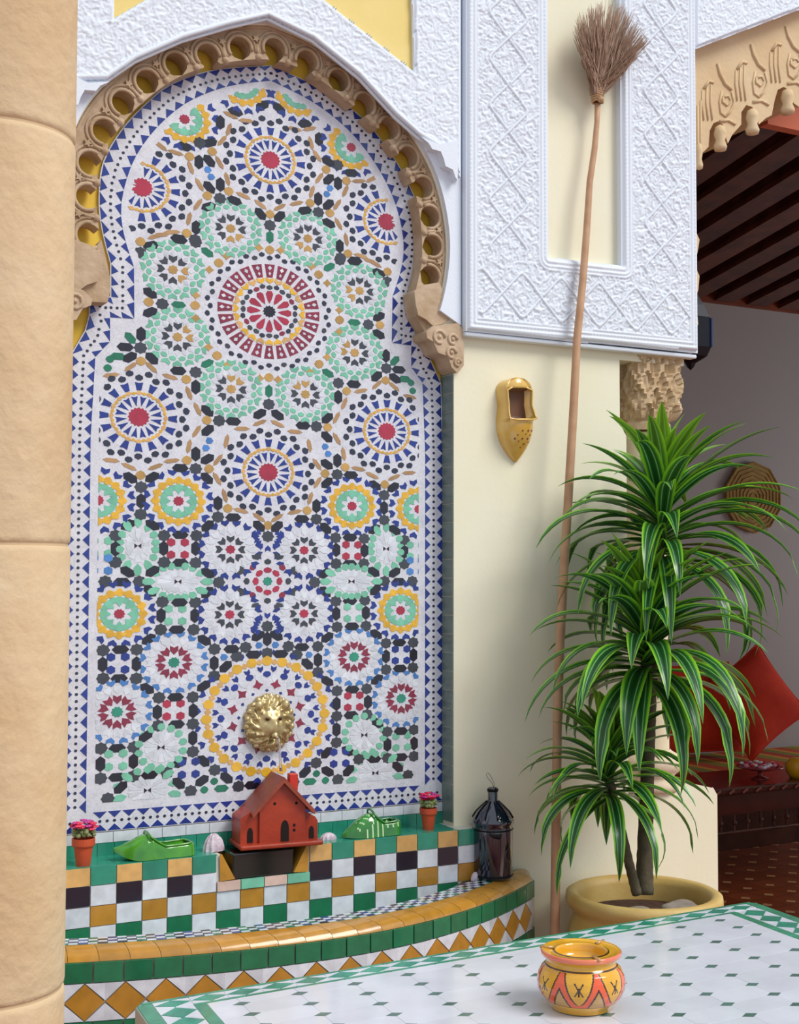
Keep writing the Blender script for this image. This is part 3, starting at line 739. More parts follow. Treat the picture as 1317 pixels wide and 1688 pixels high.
# ---------------------------------------------------------------- wall fountain
ft = thing('wall_fountain', 'curved tiled wall fountain basin with chequered back below the mosaic', 'fountain')
SZ = .832; SY = -.125
body = mat('fountain_mortar', 'C9C6BE', .6, bump=.2)
NX0, NX1 = -.165, .055        # spout notch
m = MB(); m.box(-.60, NX0, SY+.004, -.001, 0, SZ-.002, body); m.box(NX1, .555, SY+.004, -.001, 0, SZ-.002, body); m.box(NX0, NX1, SY+.004, -.001, 0, .755, body)
m.build('basin_back', None, ft)
m = MB()
for k in range(18):
    x0 = -.5985+.0605*k
    if x0+.03 > NX0 and x0+.03 < NX1: continue
    m.box(x0, x0+.059, SY+.002, -.013, SZ-.003, SZ, TILE['Q'])
m.build('shelf_top_tile', None, ft)['kind'] = 'stuff'
def qtile(x0, x1, z0, z1, y, c, name='square_tile', dy=.004, pts=None):
    m = MB(); prism(m, pts or [(x0+.0007, z0+.0007), (x1-.0007, z0+.0007), (x1-.0007, z1-.0007), (x0+.0007, z1-.0007)], y-dy-random.random()*.0006, y+.002, TILE[c]); return m.build(name, None, ft)
rows = [(SZ-.042, SZ), (SZ-.088, SZ-.042), (SZ-.134, SZ-.088), (SZ-.180, SZ-.134), (SZ-.226, SZ-.180)]
for k in range(-1, 18):
    x0 = -.541+.0605*k; x1 = x0+.0605
    for r, (z0, z1) in enumerate(rows):
        xm = (x0+x1)/2
        cols = ['C' if k % 2 == 0 else 'Q', 'H' if k % 2 == 0 else 'W', 'W' if k % 2 == 0 else 'A', 'M' if k % 2 == 0 else 'W', 'W']
        if xm > NX0 and xm < NX1 and r == 0: continue
        if xm > NX0+.0 and xm < NX1 and r == 1:
            qtile(x0, x1, z0, z0+.024, SY, 'P' if k % 2 == 0 else 'T'); continue
        qtile(x0, x1, z0, z1, SY+.004, cols[r])
# sloping cheeks of the notch
for sg, xb in ((-1, NX0), (1, NX1)):
    m = MB(); e = -sg
    P = [(xb-e*.0, SY-.001, SZ), (xb+e*.034, SY-.001, SZ-.062), (xb+e*.034, -.02, SZ-.062), (xb, -.02, SZ), (xb-e*.006, SY-.001, SZ), (xb-e*.004, SY-.001, SZ-.064)]
    m.add(P, [(0, 1, 2, 3) if sg > 0 else (3, 2, 1, 0), (4, 5, 1, 0) if sg > 0 else (0, 1, 5, 4)], TILE['A'])
    m.build('notch_cheek_tile', None, ft)
m = MB(); m.box(NX0+.03, NX1-.03, -.118, -.014, .757, SZ-.004, mat('black_wet_stone', '15201C', .12, coat=.8, var=.3))
bevel(m.build('spout_trough', None, ft), .004)
# curved rim
def rimY(x, off=0.0):
    hw = (.715 if x > 0 else 1.0); y = -.350+.28*(abs(x)/hw)**2
    return y
RP = [(-.80, -.07)]
xs = np.linspace(-.80, .705, 61)
curve = [Vector((x, rimY(x))) for x in xs]
def offs(P, d):
    out = []
    for i, p in enumerate(P):
        t = (P[min(i+1, len(P)-1)]-P[max(i-1, 0)]).normalized(); out.append(p+Vector((t.y, -t.x))*d)
    return out
RZ = .70
OUT = offs(curve, .048)   # outer face
# end cap of the rim turns into the wall
OUT = OUT+[Vector((OUT[-1].x+.012, OUT[-1].y+.03)), Vector((OUT[-1].x+.013, -.072))]
CUR = curve+[Vector((curve[-1].x+.002, -.078)), Vector((curve[-1].x+.002, -.072))]
INN = offs(curve, -.058); INN = [Vector((p.x, min(p.y, SY-.002))) for p in INN]; INN = INN+[INN[-1], INN[-1]]
INN = [Vector((p.x, min(p.y, -.08))) for p in INN]
def strip(mb, A, za, B, zb, mt):
    n = len(A); mb.add([(a.x, a.y, za) for a in A]+[(b.x, b.y, zb) for b in B], [(i, i+1, n+i+1, n+i) for i in range(n-1)], mt)
m = MB()
OB = [Vector((p.x, p.y+.004)) for p in OUT]
strip(m, OB, 0, OB, RZ-.022, body); strip(m, OB, RZ-.022, CUR, RZ-.002, body); strip(m, CUR, RZ-.002, INN, RZ-.002, body); strip(m, INN, RZ-.002, INN, .55, body)
m.build('basin_rim', None, ft, fix=False)
m = MB(); m.add([(p.x, p.y, .60) for p in INN[:61]]+[(INN[60].x, -.12, .60), (-.8, -.12, .60)], [tuple(range(63))])
m.build('water', mat('fountain_water', '5F9A94', .03, coat=1, spec=.8), ft)
# solid end platform (carries the bottle)
m = MB(); P = [p for p in INN[48:61]]; m.slab([[(0, 0), (1, 0), (1, 1)]], 0, 0) if False else None
m.add([(.50, -.127, RZ-.002)]+[(p.x, p.y, RZ-.002) for p in INN[50:61]]+[(.70, -.075, RZ-.002), (.56, -.075, RZ-.002), (.556, -.127, RZ-.002)], [tuple(range(15))])
m.build('rim_platform', TILE['H'], ft)
# arc length helper on a curve
def along(P, step):
    d = [0]
    for a, b in zip(P, P[1:]): d.append(d[-1]+(b-a).length)
    n = max(1, int(round(d[-1]/step))); return resample(P, n+1)
# chequer on the rim top
m = MB(); C0 = along(curve, .021)
for r in range(4):
    a = offs(C0, -.004-.0125*r); b = offs(C0, -.0035-.0125*(r+1)+.0005)
    for i in range(len(C0)-1):
        p = [a[i].lerp(a[i+1], .03), a[i].lerp(a[i+1], .97), b[i].lerp(b[i+1], .97), b[i].lerp(b[i+1], .03)]
        if max(q.y for q in p) > -.085: continue
        c = 'W' if (i+r) % 2 == 0 else ('D', 'E', 'B', 'H')[(i//2+r*2) % 4]
        m.add([(q.x, q.y, RZ+.0012) for q in p]+[(q.x, q.y, RZ-.002) for q in p], [(0, 1, 2, 3), (0, 4, 5, 1), (2, 6, 7, 3), (1, 5, 6, 2), (3, 7, 4, 0)], TILE[c])
m.build('chequer_mosaic', None, ft)['kind'] = 'stuff'
m = MB(); a = offs(CUR, 0); b = offs(curve, -.0035)
strip(m, CUR[:61], RZ+.0008, b, RZ+.0008, TILE['E']); m.build('green_line', None, ft)
# orange bull-nosed edge tiles, green tiles, diamonds
nO = 24
Oa = along(CUR[:62], .062); nO = len(Oa); Ob = resample(OUT, nO)
for i in range(nO-1):
    m = MB(); vs = []; K = 5
    for j in range(K):
        t = j/(K-1); ang = t*PI/2
        for w in (.008, .992):
            ca, ob = Oa[i].lerp(Oa[i+1], w), Ob[i].lerp(Ob[i+1], w); q = ca.lerp(ob, math.sin(ang)*1.0)
            vs.append((q.x, q.y, RZ+.001-.024*(1-math.cos(ang))))
    m.add(vs, [(2*j, 2*j+2, 2*j+3, 2*j+1) for j in range(K-1)], TILE['A' if i % 3 else 'A']); m.build('edge_tile', None, ft, smooth=True)
Gz1, Gz0 = RZ-.024, RZ-.066
def face_tiles(z0, z1, step, col, name, gap=.0012):
    Q = along(OUT, step)
    for i in range(len(Q)-1):
        d = (Q[i+1]-Q[i]).normalized(); nrm = Vector((d.y, -d.x)); a = Q[i]+d*gap; b = Q[i+1]-d*gap
        m = MB(); f = [a+nrm*.004, b+nrm*.004]; 
        m.add([(a.x, a.y, z0), (b.x, b.y, z0), (b.x, b.y, z1), (a.x, a.y, z1)]+[(q.x, q.y, z) for q, z in ((f[0]+d*.0006, z0+.0006), (f[1]-d*.0006, z0+.0006), (f[1]-d*.0006, z1-.0006), (f[0]+d*.0006, z1-.0006))],
              [(4, 5, 6, 7), (0, 1, 5, 4), (1, 2, 6, 5), (2, 3, 7, 6), (3, 0, 4, 7)], TILE[col]); m.build(name, None, ft)
face_tiles(Gz0, Gz1, .0625, 'M', 'green_tile')
Dz1 = Gz0-.002; Dz0 = Dz1-.078
Q = along(OUT, .083)
def onface(P, name, col):
    m = MB(); m.add(P, [tuple(range(len(P)))], TILE[col]); return m.build(name, None, ft)
for i in range(len(Q)-1):
    a, b = Q[i], Q[i+1]; d = (b-a).normalized(); n = Vector((d.y, -d.x)); zc = (Dz0+Dz1)/2
    def pt(w, z, h=.0035): q = a.lerp(b, w)+n*h; return (q.x, q.y, z)
    def piece(L, col, name):
        m = MB(); k = len(L); m.add([pt(w, z, .0035) for w, z in L]+[pt(w, z, -.001) for w, z in L], [tuple(range(k))]+[(i_, k+i_, k+(i_+1) % k, (i_+1) % k) for i_ in range(k)], TILE[col]); m.build(name, None, ft)
    piece([(.02, zc), (.5, Dz0+.001), (.98, zc), (.5, Dz1-.001)], 'A', 'diamond_tile')
    piece([(0.0, Dz1), (.0, zc+.003), (.48, Dz1)][::1], 'W', 'white_triangle_tile'); piece([(1, Dz1), (.52, Dz1), (1, zc+.003)], 'W', 'white_triangle_tile')
    piece([(0, Dz0), (.48, Dz0), (0, zc-.003)], 'W', 'white_triangle_tile'); piece([(1, Dz0), (1, zc-.003), (.52, Dz0)], 'W', 'white_triangle_tile')
face_tiles(Dz0-.044, Dz0-.002, .0625, 'M', 'green_tile')

# ---------------------------------------------------------------- sandstone column (foreground, left)
ray0 = ray(-15, 900); ray0 = ray0/ray0.dot(fwd); pc = CAM+ray0*2.2
col_t = thing('stone_column', 'thick round sandstone column in the left foreground', 'column', (pc.x, pc.y, 0))
# joint heights from the photograph
def zat(py, d): return 1.5+(945-py)/F*d
js = [-0.0, zat(1643, 2.12), zat(897, 2.12), zat(196, 2.12), 3.6]; js.insert(1, .0+.1)
js = [0, zat(1643, 2.12), zat(897, 2.12), zat(196, 2.12), 3.6]
for z0, z1 in zip(js, js[1:]):
    m = MB(); R0 = .1275
    m.lathe([(.05, z0), (R0-.006, z0+.0005), (R0-.001, z0+.005), (R0, z0+.012), (R0, z1-.012), (R0-.001, z1-.005), (R0-.006, z1-.0005), (.05, z1)], n=64)
    m.build('drum', stone, col_t, smooth=True)
m = MB()
for z in js[1:-1]: m.lathe([(.1235, z-.003), (.1235, z+.003)], n=64)
m.build('joint_mortar', mat('pale_mortar', 'C9AE8A', .9, bump=.3), col_t, smooth=True)

# ---------------------------------------------------------------- slim column carrying the stucco pier
cx_, cy_ = 1.212, .015
cap = thing('slim_column', 'slim plaster column with deeply carved capital under the white stucco frame', 'column', (cx_, cy_, 0))
m = MB(); m.lathe([(.072, .95), (.070, 1.3), (.066, 1.92)], n=32); m.build('shaft', mat('cream_shaft', 'DCCFB0', .7, bump=.2), cap, smooth=True)
m = MB(); m.lathe([(.001, .865), (.098, .865), (.10, .88), (.098, .892), (.088, .90), (.086, .91), (.104, .925), (.112, .945), (.104, .965), (.086, .975), (.078, .98), (.074, .985)], n=32); m.build('base', mat('pinkish_stone', 'D9C5AC', .8, bump=.4), cap, smooth=True)
# capital: square block tapering to the shaft, with pierced interlace
m = MB(); N_ = 40; zs = np.linspace(1.925, 2.15, 34); vs = []
for z in zs:
    t = (z-1.925)/.225; R1 = .076 if t < .14 else .086+.008*min(1, (t-.14)/.2)
    e = 2+6*min(1, max(0, t-.12)*6)
    for j in range(N_*2):
        a = 2*PI*j/(N_*2); c, s_ = math.cos(a), math.sin(a); r = R1/((abs(c)**e+abs(s_)**e)**(1/e))
        if t > .14 and t < .93:
            u = a*6/(PI/2)*1.0; v = (z-1.925)/.225*5
            g = min(abs(math.sin(u*PI/2+v*PI/2)), abs(math.sin(u*PI/2-v*PI/2)))
            k = .012 if g > .38 else .0; r -= k*(1+.3*math.sin(j*3.1+z*90))
        elif t <= .12: r += .006
        vs.append((r*c, r*s_, z))
M2 = N_*2
m.add(vs, [(i*M2+j, i*M2+(j+1) % M2, (i+1)*M2+(j+1) % M2, (i+1)*M2+j) for i in range(len(zs)-1) for j in range(M2)]+[tuple((len(zs)-1)*M2+j for j in range(M2))])
m.build('capital', mat('capital_stone', 'CDB596', .85, col2='B3966F', ns=30, bump=.4, bs=90), cap)

# ---------------------------------------------------------------- room behind the opening
grey = mat('room_plaster', 'ABA6A8', .8, bump=.1)
RX0, RX1, RY = .6, 7.5, 3.2
m = MB(); m.box(RX0, RX1, RY, RY+.15, 0, 4.2); struct(m.build('wall_room', grey))
m = MB(); m.box(RX1, RX1+.15, .30, RY, 0, 4.2); struct(m.build('wall_right', grey))
m = MB(); m.box(RX0-.15, RX0, .30, RY, 0, 4.2); struct(m.build('wall_left', grey))
m = MB(); m.box(3.1, RX1, -.05, .25, 0, 4.4); struct(m.build('wall_front', plaster))
wood = mat('dark_cedar', '6E3A2A', .4, col2='46241A', ns=9, bump=.25, bs=40, rand=.2)
red_wood = mat('red_cedar', '8A4226', .5, col2='6A2E1A', ns=9)
dy = Vector((.095, .987, -.131))
def cz(y): return 3.22-(y-RY)*.131/.987
m = MB(); m.add([(RX0, .0, cz(0)+.12), (RX1, .0, cz(0)+.12), (RX1, RY, cz(RY)+.12), (RX0, RY, cz(RY)+.12), (RX0, .0, cz(0)+.2), (RX1, .0, cz(0)+.2), (RX1, RY, cz(RY)+.2), (RX0, RY, cz(RY)+.2)], [(0, 1, 2, 3), (7, 6, 5, 4), (0, 4, 5, 1), (2, 6, 7, 3), (1, 5, 6, 2), (3, 7, 4, 0)])
ceil = struct(m.build('ceiling', wood))
sk = .095/.987
for k in range(26):
    x = 1.7+k*.265
    a = Vector((x-sk*3.1, .10, cz(.10))); b = Vector((x, RY, cz(RY)))
    if a.x < 1.0: 
        continue
    m = MB(); w = .055
    for zz0, zz1, ww in ((0, .13, .055), (-.028, 0, .075)):
        V = [(p.x+sx*ww, p.y, p.z+z) for p in (a, b) for sx in (-1, 1) for z in (zz0, zz1)]
        m.add(V, [(0, 1, 3, 2), (4, 6, 7, 5), (0, 4, 5, 1), (2, 3, 7, 6), (0, 2, 6, 4), (1, 5, 7, 3)])
    m.build('beam', wood, ceil)
m = MB(); m.box(RX0, RX1, RY-.03, RY, cz(RY)-.035, cz(RY)+.12); m.build('wall_board', red_wood, ceil)
# red painted lintel board just behind the arch
pa = atY(1262, 196, .14)
m = MB(); m.box(pa.x, 3.2, .13, .17, pa.z-.02, pa.z+.07, mat('orange_wood', 'C0603A', .5)); m.build('lintel_board', None, ceil)

# bench with striped mattress
bz = .42
def stripes():
    mm = bpy.data.materials.new('striped_cloth'); mm.use_nodes = True; nt = mm.node_tree; N = nt.nodes; L = nt.links; b = N['Principled BSDF']; b.inputs['Roughness'].default_value = .9
    tc = N.new('ShaderNodeTexCoord'); sx = N.new('ShaderNodeSeparateXYZ'); L.new(tc.outputs['Object'], sx.inputs[0])
    mt = N.new('ShaderNodeMath'); mt.operation = 'MULTIPLY'; mt.inputs[1].default_value = 2.2; L.new(sx.outputs[0], mt.inputs[0])
    fr = N.new('ShaderNodeMath'); fr.operation = 'FRACT'; L.new(mt.outputs[0], fr.inputs[0])
    cr = N.new('ShaderNodeValToRGB'); cr.color_ramp.interpolation = 'CONSTANT'; L.new(fr.outputs[0], cr.inputs[0])
    cols = [(0, 'C04A1E'), (.22, '8C8A2E'), (.42, 'D89A28'), (.52, 'B8341A'), (.72, '7E8430'), (.9, 'D9902A')]
    e = cr.color_ramp.elements
    while len(e) < len(cols): e.new(.5)
    for q, (p, c) in zip(e, cols): q.position = p; q.color = (*lin(c), 1)
    L.new(cr.outputs[0], b.inputs['Base Color']); return mm
bl = atZ(1105, 1262, bz); 
bench = thing('bench', 'long low bench with striped orange and green mattress against the grey wall', 'bench', (3.3, 2.45, 0))
m = MB(); m.box(0, 3.4, .02, .73, 0, .26); m.build('bench_base', wood, bench)
m = MB(); m.box(0, 3.4, 0, .735, .26, bz); bevel(m.build('mattress', stripes(), bench), .04, 4)

def cushion(label, w, h, d, loc, rot, mt):
    t = thing('cushion', label, 'cushion', loc, 0, 'red cushions on the bench'); t.rotation_euler = rot
    n = 18; vs = []; 
    for sgn in (-1, 1):
        for i in range(n+1):
            for j in range(n+1):
                u = -1+2*i/n; v = -1+2*j/n
                pinch = 1-.10*(1-abs(u)**3)*0 - .07*((1-u*u)*(abs(v) > .0)*abs(v)**3+(1-v*v)*abs(u)**3)
                th = max(0, (1-abs(u)**2.6))**.5*max(0, (1-abs(v)**2.6))**.5
                vs.append((u*w/2*(1-.07*(1-v*v)*abs(u)), sgn*d/2*th*(1+.06*math.sin(5*u+3*v)), h/2+v*h/2*(1-.07*(1-u*u)*abs(v))))
    m = MB(); k = (n+1)**2; fs = []
    for s_ in (0, 1):
        for i in range(n):
            for j in range(n):
                q = (s_*k+i*(n+1)+j, s_*k+(i+1)*(n+1)+j, s_*k+(i+1)*(n+1)+j+1, s_*k+i*(n+1)+j+1); fs.append(q if s_ == 0 else q[::-1])
    m.add(vs, fs); m.build('cushion_cover', mt, t, smooth=True)
    m = MB(); E = [(-1, -1), (1, -1), (1, 1), (-1, 1), (-1, -1)]
    pts = []
    for (a, b) in zip(E, E[1:]):
        for q in range(8):
            u = a[0]+(b[0]-a[0])*q/8; v = a[1]+(b[1]-a[1])*q/8; pts.append((u*w/2*(1-.07*(1-v*v)*abs(u)), 0, h/2+v*h/2*(1-.07*(1-u*u)*abs(v))))
    m.tube(pts+pts[:1], .006, 6); m.build('piping', mt, t, smooth=True); return t
redc = mat('red_cloth', 'D83A1C', .9, col2='BC2A14', ns=6, bump=.4, bs=150)
p1 = atY(1160, 1226, 2.75); p2 = atY(1262, 1226, 2.85)
cushion('red square cushion lying back on the bench, left, behind the plant leaves', .72, .54, .17, (atY(1172, 1228, 2.93).x-.08, 2.94, bz+.03), (math.radians(-16), 0, 0), redc)
cushion('red square cushion balanced on its corner at the right of the bench', .52, .50, .17, (atY(1274, 1228, 2.80).x+.02, 2.76, bz+.13), (math.radians(-20), math.radians(-30), 0), redc)

# low carved table
tz = .47
ta = atZ(1112, 1290, tz); tb = atZ(1317, 1300, tz)
tx0 = atZ(1125, 1300, tz).x-.02; ty0 = atZ(1220, 1298, tz).y
lt = thing('low_table', 'dark red carved wooden low table in front of the bench', 'table', (tx0, ty0, 0))
dw = mat('dark_red_wood', '5E1E1C', .28, col2='43130F', ns=6, coat=.4, bump=.1)
m = MB(); m.box(0, 1.7, 0, .48, tz-.035, tz); bevel(m.build('table_top', dw, lt), .008)
m = MB(); m.box(.03, 1.67, .02, .05, tz-.13, tz-.035); m.box(.03, .06, .02, .46, tz-.13, tz-.035); m.build('apron', dw, lt)
m = MB()
for k in range(20): m.tube([(.05+k*.085, -.004, tz-.026), (.08+k*.085, -.006, tz-.008)], .006, 6)
m.build('edge_carving', mat('worn_wood', '9A5A48', .4), lt)
for x in (.05, 1.58):
    for y in (.03, .38):
        m = MB(); m.slab([[(x, 0), (x+.07, 0), (x+.075, .12), (x+.16 if x < 1 else x+.07, tz-.13), (x, tz-.13)]], y, y+.06, dw); m.build('leg', None, lt)
m = MB()
for k in range(16):
    x = .2+k*.085; m.tube([(x, .035, tz-.22), (x, .035, tz-.13)], [.006, .006], 6); m.ball((x, .035, tz-.175), .013)
m.tube([(.1, .035, tz-.22), (1.6, .035, tz-.22)], .008, 6); m.build('lattice', wood, lt)
# plate of sweets, yellow cloth
pp = atZ(1250, 1246, tz+.02)
pp = atY(1252, 1244, ty0+.16)
pl = thing('footed_dish', 'small footed dish piled with wrapped red and white sweets on low table', 'dish', (pp.x, ty0+.16, tz))
m = MB(); m.lathe([(r_*.78, z_*.8) for r_, z_ in [(.001, 0), (.06, 0), (.055, .008), (.015, .02), (.014, .045), (.06, .055), (.15, .075), (.155, .08), (.148, .081), (.05, .062), (.001, .06)]], n=32); m.build('bowl', mat('dish_glaze', '8A2A30', .25, coat=.5), pl, smooth=True)
m = MB()
for k in range(42):
    a = random.random()*2*PI; r = .10*math.sqrt(random.random()); m.ball((r*math.cos(a), r*math.sin(a), .068+.01*random.random()), (.016, .012, .008), [mat('sweet_white', 'E8E4EC', .3), mat('sweet_red', 'C8303C', .3), mat('sweet_pink', 'D88AA0', .3)][k % 3], 6, 4)
o = m.build('sweets', None, pl); o['kind'] = 'stuff'
pf = atY(1312, 1266, ty0+.10)
m = MB(); m.lathe([(.001, 0), (.03, 0), (.05, .03), (.055, .07), (.035, .09), (.03, .1), (.001, .1)], n=20)
o = m.build('yellow_jar', mat('yellow_glaze', 'E0A81C', .3), None, smooth=True, loc=(pf.x, ty0+.10, tz)); tag(o, 'yellow jar on low table at the right edge of the photo', 'jar')

# woven tray on the wall
pt_ = atY(1243, 820, RY-.03)
tr = thing('woven_tray', 'round woven straw tray hung on the grey wall behind the plant', 'tray', (pt_.x, RY, pt_.z))
m = MB(); NN = 10
m.add([(0, -.025, 0)]+[(.23*math.cos(2*PI*(k+.5)/NN), -.025, .22*math.sin(2*PI*(k+.5)/NN)) for k in range(NN)]+[(.23*math.cos(2*PI*(k+.5)/NN), -.003, .22*math.sin(2*PI*(k+.5)/NN)) for k in range(NN)],
      [(0, 1+(k+1) % NN, 1+k) for k in range(NN)]+[(1+k, 1+(k+1) % NN, 1+NN+(k+1) % NN, 1+NN+k) for k in range(NN)]); m.build('tray_disc', mat('straw', 'A98A4E', .8, col2='8E6E3A', ns=20, bump=.5, bs=100), tr)
m = MB()
for q in range(1, 8): m.tube([(.23*q/8*math.cos(2*PI*(k+.5)/NN), -.027, .22*q/8*math.sin(2*PI*(k+.5)/NN)) for k in range(NN+1)], .0035, 5)
m.tube([(.23*math.cos(2*PI*(k+.5)/NN), -.024, .22*math.sin(2*PI*(k+.5)/NN)) for k in range(NN+1)], .008, 6); m.build('woven_coil', MATS['straw'], tr)

# dark lantern just behind the pier
pL = atY(1138, 575, .45)
ln = thing('hanging_lantern', 'dark blue metal lantern hanging behind the stucco pier', 'lantern', (pL.x, pL.y, pL.z))
dk = mat('dark_iron', '14161F', .4, metal=.5)
m = MB(); m.lathe([(.001, -.075), (.012, -.065), (.02, -.05), (.06, -.03), (.075, .0), (.075, .10), (.07, .105), (.05, .15), (.02, .2), (.012, .22), (.001, .225)], n=6); m.build('lantern_body', dk, ln)
m = MB(); m.tube([(0, 0, .22), (0, 0, cz(.45)+.1-pL.z)], .004, 6); m.build('chain', dk, ln)
m = MB()
for k in range(6):
    a = 2*PI*k/6; m = MB(); m.tube([(.076*math.cos(a), .076*math.sin(a), 0), (.076*math.cos(a), .076*math.sin(a), .1)], .005, 5); m.build('lantern_bar', mat('blue_iron', '22305E', .4), ln)

# ---------------------------------------------------------------- objects on the shelf
terra = mat('terracotta', 'C2502C', .6, col2='A94326', ns=20, bump=.15)
def flower_pot(px, py, label, h=.062, r=.0265, seed=1):
    p = atZ(px, py, SZ); y = max(min(p.y, -.045), -.095); q = atY(px, py-4, y)
    t = thing('flower_pot', label, 'flower pot', (q.x, y, SZ), 0, None)
    m = MB(); m.lathe([(.001, 0), (r*.68, 0), (r*.70, .002), (r*.93, h*.72), (r*1.08, h*.72), (r*1.12, h*.76), (r*1.12, h), (r*.98, h), (r*.95, h*.85), (.001, h*.85)], n=28); m.build('pot', terra, t, smooth=False)
    m = MB(); rr = random.Random(seed)
    for k in range(60):
        a = rr.random()*2*PI; d = r*1.0*math.sqrt(rr.random()); m.ball((d*math.cos(a), d*math.sin(a), h+.006+rr.random()*.014), (.006, .006, .005), None, 6, 4)
    m.build('foliage', mat('sage_leaf', '7E8A5A', .7), t)
    m = MB()
    for k in range(26):
        a = rr.random()*2*PI; d = r*1.25*math.sqrt(rr.random()); c = (d*math.cos(a), d*math.sin(a), h+.022+rr.random()*.014)
        mt = mat('magenta_petal', 'D8204E', .5) if rr.random() < .6 else mat('purple_petal', 'B52A8A', .5)
        for j in range(5): b = 2*PI*j/5; m.ball((c[0]+.0045*math.cos(b), c[1]+.0045*math.sin(b), c[2]), (.0045, .0045, .0025), mt, 6, 4)
    m.build('blossom', None, t)['kind'] = 'stuff'
flower_pot(137, 1437, 'small terracotta pot with magenta flowers at left end of fountain shelf', .062, .0235, 2)
flower_pot(706, 1367, 'small terracotta pot with pink flowers at right end of fountain shelf', .056, .0205, 5)

def slipper(name, label, loc, rot, L, Wd, H, mts, decor=None, openr=(.42, .93), curl=.0, cat='slipper', heel=.55, tong=.0):
    """toe at x=0, heel at x=L"""
    t = thing(name, label, cat, loc); t.rotation_euler = rot
    nt, ns = 44, 26; top = []; bot = []
    def wid(u): return Wd*(math.sin(min(1, u/.42)*PI/2)**.75 if u < .42 else (1-.22*((u-.42)/.25)**2*.6 if u < .67 else .868+.06*math.sin((u-.67)/.33*PI)) )*(1 if u < .86 else math.sqrt(max(0, 1-((u-.86)/.14)**2))*.995+.005)
    def hgt(u):
        if u < openr[0]: return H*(.16+.84*math.sin(u/openr[0]*PI/2)**1.1)
        v = (u-openr[0])/(1-openr[0]); return H*(1-(1-heel)*min(1, v*3.2)**.8+.10*max(0, v-.5))
    for i in range(nt+1):
        u = i/nt; w = max(.0005, wid(u)/2); h = hgt(u); cu = curl*max(0, 1-u/.3)**2
        for j in range(ns+1):
            s_ = -1+2*j/ns; e = math.sqrt(max(0, 1-abs(s_)**2.4))
            z = h*e
            if openr[0] < u < openr[1] and abs(s_) < .74: z = min(z, .012)
            elif openr[0] < u < openr[1]: z = h*max(e, .0)
            if u >= openr[0] and abs(s_) >= .74: z = h*min(1, e*1.35)
            if u > .90: z *= .75+.25*math.sqrt(max(0, (1-u)/.10))
            top.append((u*L, s_*w, z+cu)); bot.append((u*L, s_*w*.96, cu*.98-.0005+ .004*abs(s_)**3))
    m = MB(); n1 = ns+1; k = len(top)
    def fm(i, j):
        u = (i+.5)/nt; s_ = -1+2*(j+.5)/ns
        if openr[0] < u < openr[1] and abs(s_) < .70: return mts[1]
        if decor and decor(u, s_): return mts[2]
        return mts[0]
    o0 = len(m.v); m.v += top+bot
    for i in range(nt):
        for j in range(ns):
            m.f.append((i*n1+j, (i+1)*n1+j, (i+1)*n1+j+1, i*n1+j+1)); m.m.append(m.mi(fm(i, j)))
            m.f.append((k+i*n1+j, k+i*n1+j+1, k+(i+1)*n1+j+1, k+(i+1)*n1+j)); m.m.append(m.mi(mts[0]))
    m.build('slipper_body', None, t, smooth=True)
    # rolled lip round the opening
    m = MB(); pts = []
    for i in range(int(openr[0]*nt), int(openr[1]*nt)+1):
        u = i/nt; pts.append((u*L, .80*wid(u)/2, hgt(u)*.94))
    u = openr[0]; front = [(u*L-.004, .80*wid(u)/2*c, hgt(u)*(1.0+.25*tong*(1-c*c))) for c in (-.6, -.3, 0, .3, .6)]
    u = openr[1]; back = [(u*L+.004, .7*wid(u)/2*c, hgt(u)*.86) for c in (.6, .3, 0, -.3, -.6)]
    lp = pts+back+[(x, -y, z) for x, y, z in pts[::-1]]+front+[pts[0]]
    m.tube(lp, .0028, 6); m.build('lip', mts[0], t, smooth=True)
    return t
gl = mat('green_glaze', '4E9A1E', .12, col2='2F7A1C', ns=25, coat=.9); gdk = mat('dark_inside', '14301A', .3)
q = atZ(188, 1405, SZ+.0)
a0 = atY(187, 1410, -.085); a1 = atY(320, 1400, -.085)
slipper('ceramic_slipper', 'glossy plain green ceramic pointed slipper, left on the fountain shelf', (a0.x, -.085, SZ+.001), (0, 0, 0), a1.x-a0.x, .070, .056, [gl, gdk, gl], None, (.42, .93), .022, 'slipper', .52, .3)
gl2 = mat('green_glaze_deep', '2F8A2A', .15, col2='1E6A24', ns=25, coat=.9); pale = mat('pale_scratch', 'B9D6A0', .3, coat=.5)
a0 = atY(565, 1378, -.095); a1 = atY(660, 1368, -.095)
slipper('ceramic_slipper', 'dark green ceramic slipper with pale scratched lines, right of the terracotta house', (a0.x, -.092, SZ+.001), (0, 0, 0), a1.x-a0.x, .058, .058, [gl2, gdk, pale], lambda u, s_: (.40 < u and (math.sin(u*70+abs(s_)*9) > .80)) or (u > .2 and u < .4 and math.sin(u*60+s_*14) > .9), (.50, .90), .003, 'slipper', .62, .6)
# wall slipper, hung toe down
ws = mat('amber_glaze', 'CF9A32', .2, col2='DDB868', ns=14, coat=.7); wi = mat('brown_inside', '6E4A34', .5); wd = mat('pierced_hole', '7A3A1C', .6)
a0 = atY(848, 762, WY); a1 = atY(838, 624, WY)
wsl = slipper('ceramic_slipper', 'amber ceramic slipper hung toe down on the cream wall', (a0.x, WY-.001, a0.z), (0, 0, 0), a1.z-a0.z, .108, .058, [ws, wi, ws], None, (.50, .86), .0, 'slipper', .80, .3)
